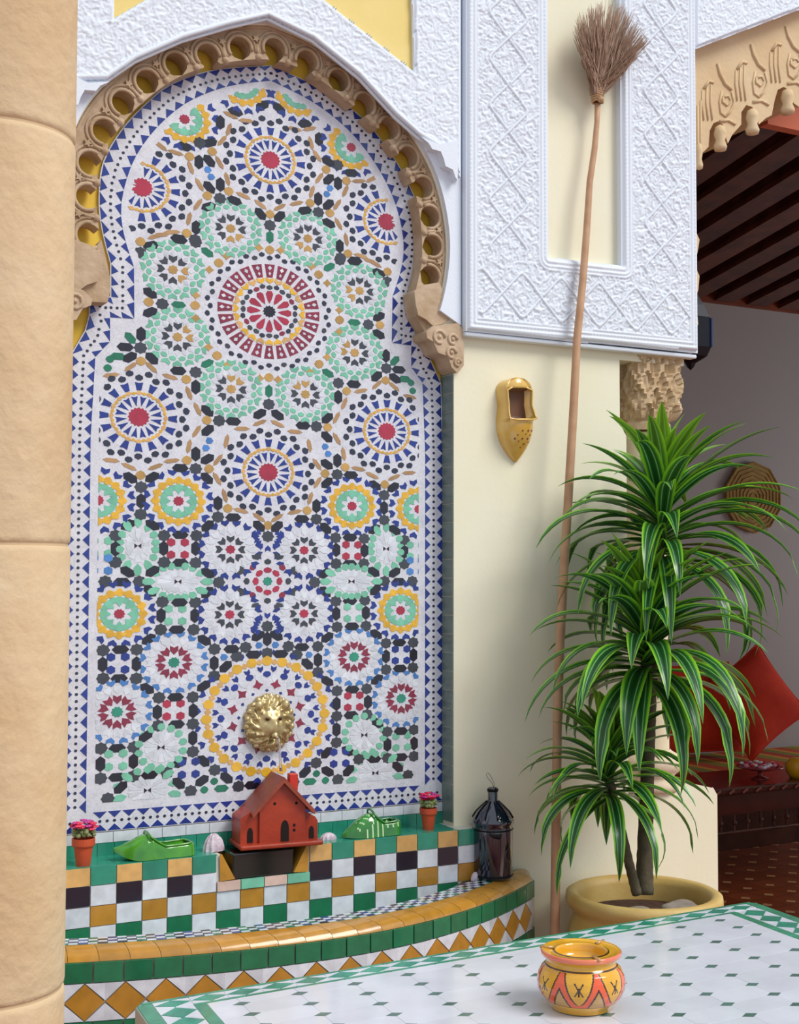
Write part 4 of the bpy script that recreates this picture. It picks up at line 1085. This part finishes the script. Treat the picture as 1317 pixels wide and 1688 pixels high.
# local x (toe->heel) points up the wall, local z away from the wall
wsl.matrix_world = Matrix.Translation((a0.x, WY-.0005, a0.z)) @ Matrix(((-.055, 1, 0, 0), (0, 0, -1, 0), (1, .055, 0, 0), (0, 0, 0, 1)))
m = MB()
Ls = a1.z-a0.z
for (u, s_, r) in ((.36, .30, 4), (.36, -.05, 3.5), (.36, .55, 3.5), (.31, .5, 3.2), (.27, -.45, 4), (.27, 0, 3.6), (.27, .38, 4.2), (.21, .2, 3.6), (.32, .18, 2.5), (.23, .55, 2.6), (.31, -.3, 2.6), (.24, -.22, 2.6), (.17, .0, 2.6)):
    w = .108*math.sin(u/.42*PI/2)**.75/2; hh = .058*(.16+.84*math.sin(u/.5*PI/2)**1.1)*math.sqrt(1-abs(s_)**2.4)
    m.ball((u*Ls, s_*w, hh-.0005), (r*.001, r*.001, .0018), None, 6, 4)
m.build('pierced_hole', wd, wsl)
m = MB(); m.tube([(.93*Ls, 0, .03), (.97*Ls, 0, .012), (1.0*Ls, 0, .003)], .0012, 6); m.build('hanging_wire', dk, wsl)

# shells
def shell(px, py, w, h, label, seed):
    p = atY(px, py, -.08); t = MB(); n = 22; vs = []
    rr = random.Random(seed)
    for i in range(9):
        a = PI/2*i/8
        for j in range(n):
            b = 2*PI*j/n; rib = 1+.12*(j % 2)+.05*rr.random(); vs.append((w/2*math.cos(a)*math.cos(b)*rib, .6*w/2*math.cos(a)*math.sin(b)*rib, h*math.sin(a)*(1+.08*rr.random())))
    t.add(vs, [(i*n+j, i*n+(j+1) % n, (i+1)*n+(j+1) % n, (i+1)*n+j) for i in range(8) for j in range(n)]+[tuple(range(n))[::-1]])
    o = t.build('seashell', mat('shell', 'D8CCD6', .4, col2='A893A0', ns=60, bump=.4), None, loc=(p.x, -.08, SZ)); return tag(o, label, 'seashell')
shell(352, 1407, .048, .040, 'ridged grey-pink seashell between green slipper and terracotta house', 1)
shell(541, 1388, .040, .016, 'small flat white seashell at the right foot of terracotta house', 3)

shell(776, 1448, .022, .020, 'tiny pointed tan seashell standing left of the dark glass lantern', 5)
bpy.data.objects['seashell.002'].location = (atZ(777, 1449, RZ).x, min(-.14, atZ(777, 1449, RZ).y), RZ+.001)
# terracotta house
hb = atY(455, 1395, -.075)
HZ = .835
HS = None
hs = thing('ceramic_house', 'glazed terracotta model house with gabled roof under the lion spout', 'ornament', (hb.x, -.085, HZ), math.radians(-6))
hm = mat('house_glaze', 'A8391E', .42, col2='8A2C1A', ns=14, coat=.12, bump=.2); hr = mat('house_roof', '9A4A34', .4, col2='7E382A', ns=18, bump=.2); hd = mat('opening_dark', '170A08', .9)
gw, gz1, gz2 = .058, .095, .158
m = MB(); m.slab([[(-gw, .01), (gw, .01), (gw, gz1), (0, gz2), (-gw, gz1)]], -.04, .05, hm)
HB = bevel(m.build('main_block', None, hs), .003)
m = MB(); m.slab([[(-.104, .01), (-gw, .01), (-gw, .10), (-.096, .078), (-.104, .072)]], -.034, .045, hm); bevel(m.build('side_wing', None, hs), .003); m = MB(); m.slab([[(gw, .01), (.092, .01), (.092, .056), (.086, .066), (gw, .082)]], -.034, .045, hm)
bevel(m.build('side_wing', None, hs), .003)
m = MB()
for sg in (-1, 1):
    e = [(0, gz2+.012), (sg*(gw+.022), gz1-.010), (sg*(gw+.020), gz1-.020), (0, gz2-.002)]
    m.slab([e if sg < 0 else e[::-1]], -.054, .058, hr)
bevel(m.build('roof', None, hs), .002)
m = MB(); m.box(.03, .052, .0, .022, .125, .168, mat('chimney_red', 'C23222', .35)); bevel(m.build('chimney', None, hs), .002)
m = MB(); m.box(-.110, .100, -.058, .052, 0, .012, hm); bevel(m.build('base_plate', None, hs), .004)
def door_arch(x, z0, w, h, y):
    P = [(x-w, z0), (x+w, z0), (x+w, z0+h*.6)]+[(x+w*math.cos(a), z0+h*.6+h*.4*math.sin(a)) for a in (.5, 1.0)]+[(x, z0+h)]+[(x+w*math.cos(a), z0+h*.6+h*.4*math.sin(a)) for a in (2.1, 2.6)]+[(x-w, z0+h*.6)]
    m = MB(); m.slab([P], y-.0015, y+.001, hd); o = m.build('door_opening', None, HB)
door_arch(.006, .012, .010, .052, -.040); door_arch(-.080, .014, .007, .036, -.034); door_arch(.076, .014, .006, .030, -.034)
m = MB()
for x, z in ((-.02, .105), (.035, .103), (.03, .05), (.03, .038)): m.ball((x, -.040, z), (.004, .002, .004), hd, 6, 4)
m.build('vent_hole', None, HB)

# lion head spout and water jet
lp = atY(447, 1192, -.03)
lion = thing('lion_spout', 'brass lion head water spout on the mosaic above the terracotta house', 'spout', (lp.x, -.012, lp.z))
brass = mat('brass', 'DCC99A', .38, metal=.7, col2='B39A66', ns=40, bump=.3, bs=60)
bm = bmesh.new(); bmesh.ops.create_icosphere(bm, subdivisions=5, radius=1)
for v in bm.verts:
    n = v.co.copy(); x, y, z = n
    ang = math.atan2(z, x); rr = math.hypot(x, z)
    R = .066
    k = 1.0
    if rr > .62 and y < .3: k += .05*math.sin(ang*15+rr*9)*math.sin(rr*26) + .03*math.sin(ang*31)
    px_, pz_ = x*R*k*1.02, z*R*k*1.08
    dep = -y*.032 if y < 0 else -y*.008
    def g(cx, cz, s): return math.exp(-((x-cx)**2+(z-cz)**2)/(s*s))
    if y < 0:
        dep += .020*g(0, -.22, .30)+.012*g(0, .05, .16)+.010*g(-.22, .26, .15)+.010*g(.22, .26, .15)
        dep -= .010*g(-.22, .10, .09)+.010*g(.22, .10, .09)+.016*g(0, -.50, .13)
        dep += .010*g(0, -.72, .14)
        dep += .007*math.sin(ang*13+rr*14)*(rr > .55)*(1-rr)*3
    v.co = (px_, -dep, pz_)
me = bpy.data.meshes.new('lion_head'); bm.to_mesh(me); bm.free(); me.materials.append(brass)
me.polygons.foreach_set('use_smooth', [True]*len(me.polygons)); o = bpy.data.objects.new('lion_head', me); COL.objects.link(o); o.parent = lion; LH = o
m = MB()
rr = random.Random(4)
for ringi, (R_, n_) in enumerate(((.050, 16), (.061, 22))):
    for k in range(n_):
        a = 2*PI*k/n_+ringi*.1; m.ball((R_*math.cos(a), -.014+.006*ringi, R_*1.08*math.sin(a)), (.0085, .007, .0085), None, 8, 5)
m.build('mane', brass, LH, smooth=True)
for sg in (-1, 1):
    m = MB(); m.ball((sg*.0175, -.036, .012), (.005, .004, .004)); m.build('eye', mat('eye_dark', '3A2A14', .3, metal=.5), LH, smooth=True)
    m = MB(); m.ball((sg*.036, -.028, .046), (.011, .007, .012)); m.build('ear', brass, LH, smooth=True)
m = MB(); m.tube([(0, -.02, -.028), (0, -.05, -.028)], .008, 10, brass); m.build('nozzle', None, LH, smooth=True)
zt_ = HZ+gz2+.012-lp.z
m = MB(); m.tube([(0, -.05, -.030), (.001, -.060, -.034), (.002, -.066, -.05), (.003, -.070, (zt_-.05)/2), (.004, -.073, zt_+.006)], [.004, .004, .0035, .0032, .004], 10, None)
water = mat('water_jet', 'FFFFFF', .02, trans=1, ior=1.33)
o = m.build('water_jet', water, None, smooth=True, loc=lion.location); tag(o, 'thin stream of water falling from the lion mouth', 'water')

# glass lantern bottle on the end of the rim
bt = atY(809, 1428, -.125)
bottle = thing('glass_lantern', 'dark glass bottle-shaped lantern with wire loop on end of fountain rim', 'lantern', (bt.x, -.135, RZ+.001))
bz0 = RZ; topz = atY(809, 1299, -.135).z-RZ; sc = topz/.205
dg = mat('dark_glass', '0B0D14', .06, coat=1, spec=.8, col2='101A3A', ns=12)
m = MB(); m.lathe([(a*sc, b*sc) for a, b in ((.001, 0), (.042, 0), (.046, .004), (.046, .115), (.045, .121), (.049, .125), (.0495, .131), (.046, .137), (.038, .150), (.024, .164), (.013, .173), (.0115, .178), (.0115, .203), (.0095, .206), (.001, .206))], n=40); m.build('bottle_body', dg, bottle, smooth=True)
bm2 = mat('black_metal', '101013', .35, metal=.6)
m = MB(); m.lathe([(.0125*sc, .196*sc), (.0135*sc, .199*sc), (.0125*sc, .203*sc)], n=24); m.build('neck_ring', bm2, bottle, smooth=True)
for z in (.110, .006): m = MB(); m.lathe([(.0465*sc, z*sc), (.048*sc, (z+.002)*sc), (.0465*sc, (z+.004)*sc)], n=40); m.build('band', bm2, bottle, smooth=True)
for k in range(10):
    a = 2*PI*k/10; m = MB(); m.tube([(sc*r*math.cos(a), sc*r*math.sin(a), z*sc) for r, z in ((.0475, .137), (.039, .151), (.025, .165), (.0135, .175))], .0016, 5); m.build('rib', bm2, bottle, smooth=True)
m = MB(); m.tube([(.006, 0, .2*sc), (-.002, 0, .215*sc), (-.016, 0, .228*sc), (-.020, 0, .236*sc), (-.016, 0, .240*sc), (-.008, 0, .234*sc), (.004, 0, .216*sc), (.004, 0, .2*sc)], .0008, 6); m.build('wire_loop', mat('grey_wire', '8A8478', .4, metal=.7), bottle)

# ---------------------------------------------------------------- broom
broom = thing('broom', 'long-handled twig broom leaning head up against the white stucco frame', 'broom')
def BY(py): return -.118-.10*max(0, (py-170))/1350
hp = [(985, 172), (984, 200), (980, 245), (972, 300), (967, 380), (960, 470), (951, 560), (945, 680), (938, 800), (930, 930), (923, 1060), (919, 1180), (917, 1320), (915, 1500)]
pts = [atY(px, py, BY(py)) for px, py in hp]; e = pts[-1]+(pts[-1]-pts[-2])*1.0; 
d = (pts[-1]-pts[-4]).normalized(); e = pts[-1]+d*(pts[-1].z/-d.z)
rad = [.0085, .0075, .0085, .009, .010, .0105, .011, .0118, .012, .0122, .0124, .0125, .0125, .0125, .0125]
m = MB(); m.tube(pts+[e], rad, 12); m.build('handle', mat('broom_wood', 'C39A78', .6, col2='B08462', ns=18, bump=.25, bs=60), broom, smooth=True)
m = MB()
for i, z in enumerate(np.linspace(0, 1, 9)):
    c = atY(985-z*2, 168-z*30, -.120); m.tube([(c.x+.016*math.cos(a)*(1+.25*z), c.y+.013*math.sin(a), c.z+.002*math.sin(a*2)) for a in [k*PI/6 for k in range(13)]], .0035, 5)
c = atY(987, 166, -.13); m.ball((c.x, c.y-.01, c.z), (.010, .009, .009), None, 8, 6); m.build('binding', mat('twine', 'B28E6A', .9, bump=.4), broom, smooth=True)
m = MB(); base = atY(984, 150, -.122); rr = random.Random(9)
tw = mat('twig', 'B0927E', .85, rand=.0, col2='92755F', ns=60)
fan_c = [(952, 62), (955, 35), (972, 18), (995, 10), (1020, 14), (1040, 30), (1060, 62), (1066, 72)]
for k in range(620):
    f = rr.random(); w = f*6.999; i = int(w); fr = w-i
    tx = fan_c[i][0]+(fan_c[i+1][0]-fan_c[i][0])*fr; ty = fan_c[i][1]+(fan_c[i+1][1]-fan_c[i][1])*fr
    L = 1-.45*rr.random()**2.2; L *= 1.04
    ty = 150+(ty-150)*L+rr.uniform(-6, 6); tx = 984+(tx-984)*(L**.8)+rr.uniform(-7, 7)
    end = atY(tx, ty, -.128+rr.uniform(-.055, .012)); st = base+Vector((rr.uniform(-.018, .018), rr.uniform(-.012, .010), rr.uniform(-.015, .02)))
    mid = st.lerp(end, .5)+Vector((-(.010)*(1 if tx < 990 else -1)*abs(tx-990)/60, -.004, 0))+Vector((rr.uniform(-.006, .006), rr.uniform(-.005, .005), 0))
    q = st.lerp(end, .75)+Vector((rr.uniform(-.003, .003), 0, 0))
    m.tube([st, mid, q.lerp(mid, .1), end], [.0016, .0013, .0011, .0005], 3, None, False)
m.build('twigs', tw, broom)['kind'] = 'stuff'

# ---------------------------------------------------------------- big pot and dracaena
PZ = .66
pc0 = atZ(1057, 1468, PZ); 
pot = thing('planter_pot', 'large yellow-glazed round planter standing behind the tiled table', 'planter', (pc0.x+.0, pc0.y-.01, 0))
PR = .207
py_ = mat('yellow_slip', 'CFB474', .5, col2='BC9850', ns=7, bump=.2)
m = MB(); m.lathe([(.001, .0), (.14, .0), (.15, .02), (.185, .20), (.205, .40), (.207, .50), (.198, .57), (.185, .60), (.184, .61), (.198, .622), (.207, .638), (.205, .655), (.193, .662), (.178, .657), (.172, .64), (.170, .59)], n=56); m.build('pot_body', py_, pot, smooth=True)
m = MB(); m.lathe([(.001, .604), (.10, .602), (.171, .598)], n=40); m.build('soil', mat('soil', '4A2E22', .95, col2='2E1C16', ns=40, bump=1, bs=60), pot, smooth=True)
def pebble(x, y, r, lab, seed, z=.605):
    bm = bmesh.new(); bmesh.ops.create_icosphere(bm, subdivisions=3, radius=1); q = random.Random(seed); ph = [q.random()*6 for _ in range(6)]
    for v in bm.verts:
        n = v.co.copy(); k = 1+.12*math.sin(3*n.x+ph[0])+.10*math.sin(4*n.y+ph[1])+.08*math.sin(5*n.z+ph[2]); v.co = Vector((n.x*r[0], n.y*r[1], n.z*r[2]))*k
    me = bpy.data.meshes.new('stone'); bm.to_mesh(me); bm.free(); me.materials.append(mat('grey_rock', '9A8F86', .85, col2='7A6F66', ns=30, bump=.5)); me.polygons.foreach_set('use_smooth', [True]*len(me.polygons))
    o = bpy.data.objects.new('stone', me); COL.objects.link(o); o.location = (pot.location.x+x, pot.location.y+y, z+r[2]*.6); tag(o, lab, 'stone')
pebble(-.075, -.075, (.055, .035, .022), 'grey stone lying on the soil left of the plant stems', 1)
pebble(.075, -.055, (.05, .035, .022), 'pale grey stone lying on the soil right of the plant stems', 2)
pebble(-.030, -.120, (.035, .022, .012), 'flat grey stone at the front of the planter soil', 3)
pebble(.120, -.030, (.022, .018, .014), 'small round stone near the right rim of the planter', 4)

plant = thing('dracaena', 'tall striped dracaena with three leafy crowns growing in yellow planter', 'plant', (pot.location.x, pot.location.y, .60))
PO = Vector((pot.location.x, pot.location.y, .60))
def leaf_mat():
    mm = bpy.data.materials.new('dracaena_leaf'); mm.use_nodes = True; nt = mm.node_tree; N = nt.nodes; L = nt.links; b = N['Principled BSDF']
    b.inputs['Roughness'].default_value = .33; b.inputs['Coat Weight'].default_value = .25; b.inputs['Coat Roughness'].default_value = .2
    at = N.new('ShaderNodeAttribute'); at.attribute_name = 'across'
    cr = N.new('ShaderNodeValToRGB'); L.new(at.outputs['Fac'], cr.inputs[0])
    cols = [(0, '14421C'), (.30, '1C5A24'), (.40, '8FBE7A'), (.47, '1E5C24'), (.66, '2A7026'), (.80, '7CBE2C'), (1, '93CF3A')]
    e = cr.color_ramp.elements
    while len(e) < len(cols): e.new(.5)
    for q, (p, c) in zip(e, cols): q.position = p; q.color = (*lin(c), 1)
    oi = N.new('ShaderNodeAttribute'); oi.attribute_name = 'youth'
    mx = N.new('ShaderNodeMix'); mx.data_type = 'RGBA'; L.new(oi.outputs['Fac'], mx.inputs[0]); L.new(cr.outputs[0], mx.inputs[6]); mx.inputs[7].default_value = (*lin('9CCB2E'), 1)
    L.new(mx.outputs[2], b.inputs['Base Color'])
    try:
        b.inputs['Subsurface Weight'].default_value = 0
    except Exception: pass
    tr = N.new('ShaderNodeBsdfTranslucent'); ms = N.new('ShaderNodeMixShader'); ms.inputs[0].default_value = .22
    L.new(mx.outputs[2], tr.inputs[0]); L.new(b.outputs[0], ms.inputs[1]); L.new(tr.outputs[0], ms.inputs[2])
    L.new(ms.outputs[0], N['Material Output'].inputs[0]); return mm
LM = leaf_mat()
LEAVES = 0
def leaf(base, az, el, L, w, droop, youth, seed):
    global LEAVES
    q = random.Random(seed); n = 13; pos = Vector(base); e = el; vs = []; ac = []
    step = L/n; d0 = Vector((math.cos(az), math.sin(az), 0)); side = Vector((-math.sin(az), math.cos(az), 0)); roll = q.uniform(-.35, .35)
    for i in range(n+1):
        t = i/n; wd_ = w*(.42+.58*math.sin(min(1, t/.42)*PI/2))*(1 if t < .45 else max(.0, 1-((t-.45)/.55)**1.7))+.0006
        dr = d0*math.cos(e)+Vector((0, 0, 1))*math.sin(e); nr = dr.cross(side).normalized()*-1
        if nr.z < 0 and abs(e) < 1.3: nr = -nr
        sd_ = (side*math.cos(roll*t)+nr*math.sin(roll*t)).normalized()
        for k, f in enumerate((-1, -.62, -.3, 0, .3, .62, 1)):
            vs.append(pos+sd_*(f*wd_/2)+nr*(abs(f)*wd_*.16)); ac.append(abs(f))
        pos = pos+dr*step; e -= droop*step/L*(.5+1.3*t)
    gap = q.uniform(.018, .05)
    for k_, v in enumerate(vs):
        lim = -.07-gap if v.x < 1.10 else (-.09-gap if v.x < 1.34 else 9)
        if v.x > 1.36 and v.y > .1: lim = 9
        if v.y > lim: v.y = lim-.25*max(0, 0)
    fs = [(i*7+k, i*7+k+1, (i+1)*7+k+1, (i+1)*7+k) for i in range(n) for k in range(6)]
    me = bpy.data.meshes.new('leaf'); me.from_pydata([tuple(v-PO) for v in vs], [], fs); me.materials.append(LM)
    a = me.attributes.new('across', 'FLOAT', 'POINT'); a.data.foreach_set('value', ac)
    a = me.attributes.new('youth', 'FLOAT', 'POINT'); a.data.foreach_set('value', [youth*(.5+.5*x) for x in ac])
    me.polygons.foreach_set('use_smooth', [True]*len(me.polygons)); me.update()
    o = bpy.data.objects.new('leaf', me); COL.objects.link(o); o.parent = plant; LEAVES += 1
def crown(cx, cy, n, L, w, seed, depth=.0, z0=.0, span=.11, ymin=-9):
    q = random.Random(seed); c = atY(cx, cy, PO.y+depth)
    for i in range(n):
        t = i/(n-1)      # 0 young, top; 1 old, bottom
        az = i*2.39996+q.uniform(-.45, .45); el = math.radians(80-86*t**.9+q.uniform(-9, 9))
        l = L*(.50+.54*math.sin(min(1, t*1.6)*PI/2))*q.uniform(.85, 1.12); b = c+Vector((0, 0, span*(.5-t)))
        dr = (.55+1.35*t)*q.uniform(.7, 1.25)
        # the wall behind stops long leaves
        if math.sin(az) > .2: l *= .80
        leaf(b, az, el, l, w*q.uniform(.85, 1.1), dr, max(0, .85-t*2.6), seed*1000+i)
    return c
S1 = crown(1092, 868, 96, .400, .048, 11, -.00, span=.22)
S2 = crown(1064, 1065, 84, .400, .054, 12, -.07, span=.18)
S3 = crown(1002, 1272, 68, .300, .040, 13, -.04, span=.14)
bark = mat('dracaena_bark', '5E5542', .85, col2='3E3A2A', ns=30, bump=.6, bs=70)
def stem(pp, rad_, name='stem'):
    pts = [p-PO for p in pp]; m = MB(); 
    S_ = []; R2 = []
    for i in range(len(pts)-1):
        for k in range(8):
            t = k/8; S_.append(pts[i].lerp(pts[i+1], t)); r = rad_[i]+(rad_[i+1]-rad_[i])*t; R2.append(r*(1.07 if k % 2 else 1))
    S_.append(pts[-1]); R2.append(rad_[-1]); m.tube(S_, R2, 12); m.build(name, bark, plant, smooth=True)
stem([atY(1062, 1474, PO.y-.03), atY(1063, 1400, PO.y-.02), atY(1068, 1250, PO.y), atY(1072, 1150, PO.y), atY(1078, 1020, PO.y), S1+Vector((0, 0, .02))], [.024, .020, .0175, .016, .014, .012])
stem([atY(1050, 1474, PO.y-.05), atY(1036, 1420, PO.y-.05), atY(1020, 1350, PO.y-.045), S3], [.013, .012, .011, .010])
stem([atY(1058, 1200, PO.y-.03), atY(1062, 1120, PO.y-.06), S2], [.012, .011, .010])
print('LEAVES', LEAVES)

# ---------------------------------------------------------------- tiled table
TZ = .76
tcn = atZ(1240, 1485, TZ); tcl = atZ(220, 1655, TZ)
e1 = (tcn-tcl); WT = e1.length; e1 = e1.normalized(); e2 = Vector((-.085, -1, 0)).normalized()
DT = 1.15
table = thing('tiled_table', 'large table topped with white and green glazed mosaic tiles', 'table', (0, 0, 0))
tO = Vector((tcl.x, tcl.y, 0))
def TP(a, b, z): q = tO+e1*a+e2*b; return (q.x, q.y, z)
def tslab(mb, P, z0, z1, mt=None):
    # P: (a,b) polygon
    n = len(P); mb.add([TP(a, b, z1) for a, b in P]+[TP(a, b, z0) for a, b in P], [tuple(range(n))[::-1], tuple(range(n, 2*n))]+[(i, (i+1) % n, n+(i+1) % n, n+i) for i in range(n)], mt)
cr_ = .015
m = MB(); tslab(m, [(cr_, 0), (WT-cr_, 0), (WT, cr_), (WT, DT), (0, DT), (0, cr_)], TZ-.05, TZ-.003, mat('table_edge', 'A9A39B', .6, bump=.2)); m.build('table_slab', None, table)
m = MB(); tslab(m, [(cr_, .001), (WT-cr_, .001), (WT-.001, cr_), (WT-.001, DT), (.001, DT), (.001, cr_)], TZ-.004, TZ-.0018, mat('table_grout', '9FB0A8', .5)); m.build('grout_bed', None, table)
iron = mat('table_iron', '2A2522', .5, metal=.5)
for a, b in ((.08, .08), (WT-.08, .08), (.08, DT-.08), (WT-.08, DT-.08)):
    m = MB(); P = [(a-.02, b-.02), (a+.02, b-.02), (a+.02, b+.02), (a-.02, b+.02)]; tslab(m, P, 0, TZ-.05, iron); m.build('leg', None, table)
m = MB(); tslab(m, [(.06, .06), (WT-.06, .06), (WT-.06, .09), (.06, .09)], TZ-.09, TZ-.05, iron); m.build('apron', None, table)
def ttile(P, c, name, g=.0007):
    n = len(P); gx = sum(p[0] for p in P)/n; gy = sum(p[1] for p in P)/n
    Q = [(gx+(p[0]-gx)*(1-g/max(.002, math.hypot(p[0]-gx, p[1]-gy))), gy+(p[1]-gy)*(1-g/max(.002, math.hypot(p[0]-gx, p[1]-gy)))) for p in P]
    m = MB(); z = TZ-random.random()*.0004; m.add([TP(a, b, z) for a, b in Q]+[TP(a, b, TZ-.002) for a, b in P], [tuple(range(n))[::-1]]+[(i, (i+1) % n, n+(i+1) % n, n+i) for i in range(n)], TILE2[c]); return m.build(name, None, table)
TILE2 = dict(W=mat('table_white', 'D9DCE8', .16, var=.12, vs=12, coat=.4, rand=.05, bump=.08, bs=20), G=mat('table_green', '2F9A80', .2, var=.35, vs=40, coat=.4, rand=.15), D=mat('table_dark_green', '5A7A74', .2, var=.25, vs=40, coat=.3, rand=.2), E=mat('table_edge_green', '3C9A78', .2, var=.35, vs=30, coat=.4, rand=.12))
BB, BS = .060, .118      # border widths: back/front, sides
# outer and inner green lines
def run(a0, b0, a1, b1, n, c, name, wv):
    for k in range(n):
        t0, t1 = k/n, (k+1)/n; P0 = (a0+(a1-a0)*t0, b0+(b1-b0)*t0); P1 = (a0+(a1-a0)*t1, b0+(b1-b0)*t1)
        ttile([P0, P1, (P1[0]+wv[0], P1[1]+wv[1]), (P0[0]+wv[0], P0[1]+wv[1])], c, name)
run(.012, .003, WT-.012, .003, 15, 'E', 'edge_strip_tile', (0, .009))
run(BS-.022, BB-.010, WT-BS+.022, BB-.010, 13, 'E', 'edge_strip_tile', (0, .010))
run(.003, .014, .003, DT-.01, 11, 'E', 'edge_strip_tile', (.026, 0)); run(WT-.029, .014, WT-.029, DT-.01, 11, 'E', 'edge_strip_tile', (.026, 0))
run(BS-.022, BB, BS-.022, DT-.01, 11, 'E', 'edge_strip_tile', (.022, 0)); run(WT-BS, BB, WT-BS, DT-.01, 11, 'E', 'edge_strip_tile', (.022, 0))
# rhomb band along the back
n = 21; b0, b1 = .0125, BB-.0105; bm_ = (b0+b1)/2; st_ = (WT-.06)/n
for k in range(n):
    a = .03+st_*k; ttile([(a, bm_), (a+st_/2, b0), (a+st_, bm_), (a+st_/2, b1)], 'G', 'rhomb_tile')
    for bb in (b0, b1):
        ttile([(a, bm_+(bb-bm_)*.08), (a, bb), (a+st_*.49, bb)][::(1 if bb == b0 else -1)], 'W', 'border_triangle_tile'); ttile([(a+st_, bm_+(bb-bm_)*.08), (a+st_*.51, bb), (a+st_, bb)][::(1 if bb == b0 else -1)], 'W', 'border_triangle_tile')
n = 20; st_ = (DT-.08)/n
for sidea in (.030, WT-BS+.023):
    a0, a1 = sidea, sidea+BS-.053; am = (a0+a1)/2
    for k in range(n):
        b = BB*.9+st_*k; ttile([(am, b), (a1, b+st_/2), (am, b+st_), (a0, b+st_/2)], 'G', 'rhomb_tile')
        for aa in (a0, a1):
            ttile([(am+(aa-am)*.08, b), (aa, b), (aa, b+st_*.49)][::(-1 if aa == a0 else 1)], 'W', 'border_triangle_tile'); ttile([(am+(aa-am)*.08, b+st_), (aa, b+st_*.51), (aa, b+st_)][::(-1 if aa == a0 else 1)], 'W', 'border_triangle_tile')
# field: elongated octagons with green diamonds at the crossings
fa0, fa1, fb0, fb1 = BS, WT-BS, BB, DT-.06
nc = round((fa1-fa0)/.107); nr = round((fb1-fb0)/.0605); pa_ = (fa1-fa0)/nc; pb = (fb1-fb0)/nr; da, db = .0175, .0105
for i in range(nc+1):
    for j in range(nr+1):
        a = fa0+(i-.5)*pa_; b = fb0+(j-.5)*pb
        # white tile centred between crossings, clipped to the field
        x0, x1 = max(a, fa0), min(a+pa_, fa1); y0, y1 = max(b, fb0), min(b+pb, fb1)
        P = []
        def corner(x, y, sx, sy, cut): return [(x+sx*da, y), (x, y+sy*db)] if cut else [(x, y)]
        c00 = x0 > fa0 and y0 > fb0; c10 = x1 < fa1 and y0 > fb0; c11 = x1 < fa1 and y1 < fb1; c01 = x0 > fa0 and y1 < fb1
        P += corner(x0, y0, 1, 1, c00)[::-1]; P += corner(x1, y0, -1, 1, c10); P += corner(x1, y1, -1, -1, c11)[::-1]; P += corner(x0, y1, 1, -1, c01)
        ttile(P, 'W', 'white_tile', .0005)
        if i < nc and j < nr:
            x, y = a+pa_, b+pb; ttile([(x-da, y), (x, y-db), (x+da, y), (x, y+db)], 'D', 'diamond_tile')

# ---------------------------------------------------------------- painted ashtray pot
ac_ = atZ(982, 1672, TZ); 
wpx = 148/F
dist = (ac_-CAM).dot(fwd); AR = wpx*dist/2
ash = thing('painted_ashtray', 'round yellow and orange hand-painted ceramic ashtray on the tiled table', 'ashtray', (0, 0, 0))
yel = mat('ash_yellow', 'E2A826', .14, coat=.8, col2='D09420', ns=30); ora = mat('ash_orange', 'E0562A', .14, coat=.8); pinkr = mat('ash_rim', 'D8604E', .2, coat=.8, col2='DE7A4E', ns=20); dl = mat('ash_line', '3A1E10', .2, coat=.8); tan_ = mat('ash_tan', 'B98C4C', .2, coat=.8)
prof_k = [(0, 0), (.62, 0), (.68, .02), (.70, .07), (.74, .12), (.84, .22), (.93, .34), (.985, .48), (1.0, .62), (.97, .78), (.90, .92), (.82, 1.0), (.78, 1.05), (.775, 1.10), (.80, 1.15), (.86, 1.19), (.90, 1.21), (.91, 1.30), (.88, 1.325), (.80, 1.30), (.64, 1.285), (.60, 1.30), (.57, 1.285), (.55, 1.2), (.52, 1.05), (.3, .98), (0, .97)]
pr2 = []
for (a, b) in zip(prof_k, prof_k[1:]):
    k = 10 if .1 < a[1] < 1.0 and a[0] > .7 else 2
    for q in range(k): pr2.append((a[0]+(b[0]-a[0])*q/k, a[1]+(b[1]-a[1])*q/k))
pr2.append(prof_k[-1]); NA = 350; HK = AR*.98
def apat(i, j):
    z = (pr2[i][1]+pr2[i+1][1])/2; r = (pr2[i][0]+pr2[i+1][0])/2; ph = ((j+.5)/NA*7) % 1.0; u = abs(ph-.5)*2   # 7 medallions; u=0 centre
    if i > pr2.index((.55, 1.2)) if (.55, 1.2) in pr2 else False: return yel
    if z > 1.2 and r > .87: return pinkr
    if z > 1.27 and .60 < r < .66: return dl
    if z > 1.15: return pinkr if r > .85 and z < 1.3 and z > 1.17 else yel
    if .99 < z < 1.02 or .235 < z < .25: return dl
    if z > .98 or z < .23: return yel
    # medallion outline: wide at the top, pointed at the bottom
    v = (z-.30)/.66
    hw = .86*math.sqrt(max(0, v))**1.0 if v > 0 else -1
    if v > 0 and u < hw-.09:
        w5 = (ph-.5)*2; zz = (v-.55)*1.2
        if abs(zz) < .26 and abs(w5) < .26 and (abs(abs(w5)-abs(zz)*.8-.02) < .045 or (abs(w5) < .035 and zz < .1)): return dl
        return yel
    if v > 0 and u < hw: return dl
    t = 1-u; vv = (z-.25)/.45
    if vv < 1 and t < (1-vv)*.55-.1: return tan_
    if vv < 1 and t < (1-vv)*.55: return dl
    return ora
m = MB(); m.lathe([(max(.0005, r*AR), z*HK) for r, z in pr2], n=NA, mf=apat)
AB = m.build('bowl', None, ash, smooth=True); ash.location = (ac_.x, ac_.y+AR*.55, TZ+.0006)
for k in range(3):
    a = math.radians(20+120*k); m = MB(); m.tube([(.62*AR*math.cos(a), .62*AR*math.sin(a), HK*1.318), (.93*AR*math.cos(a), .93*AR*math.sin(a), HK*1.318)], .0028, 8); m.build('cigarette_rest', tan_, AB, smooth=True)
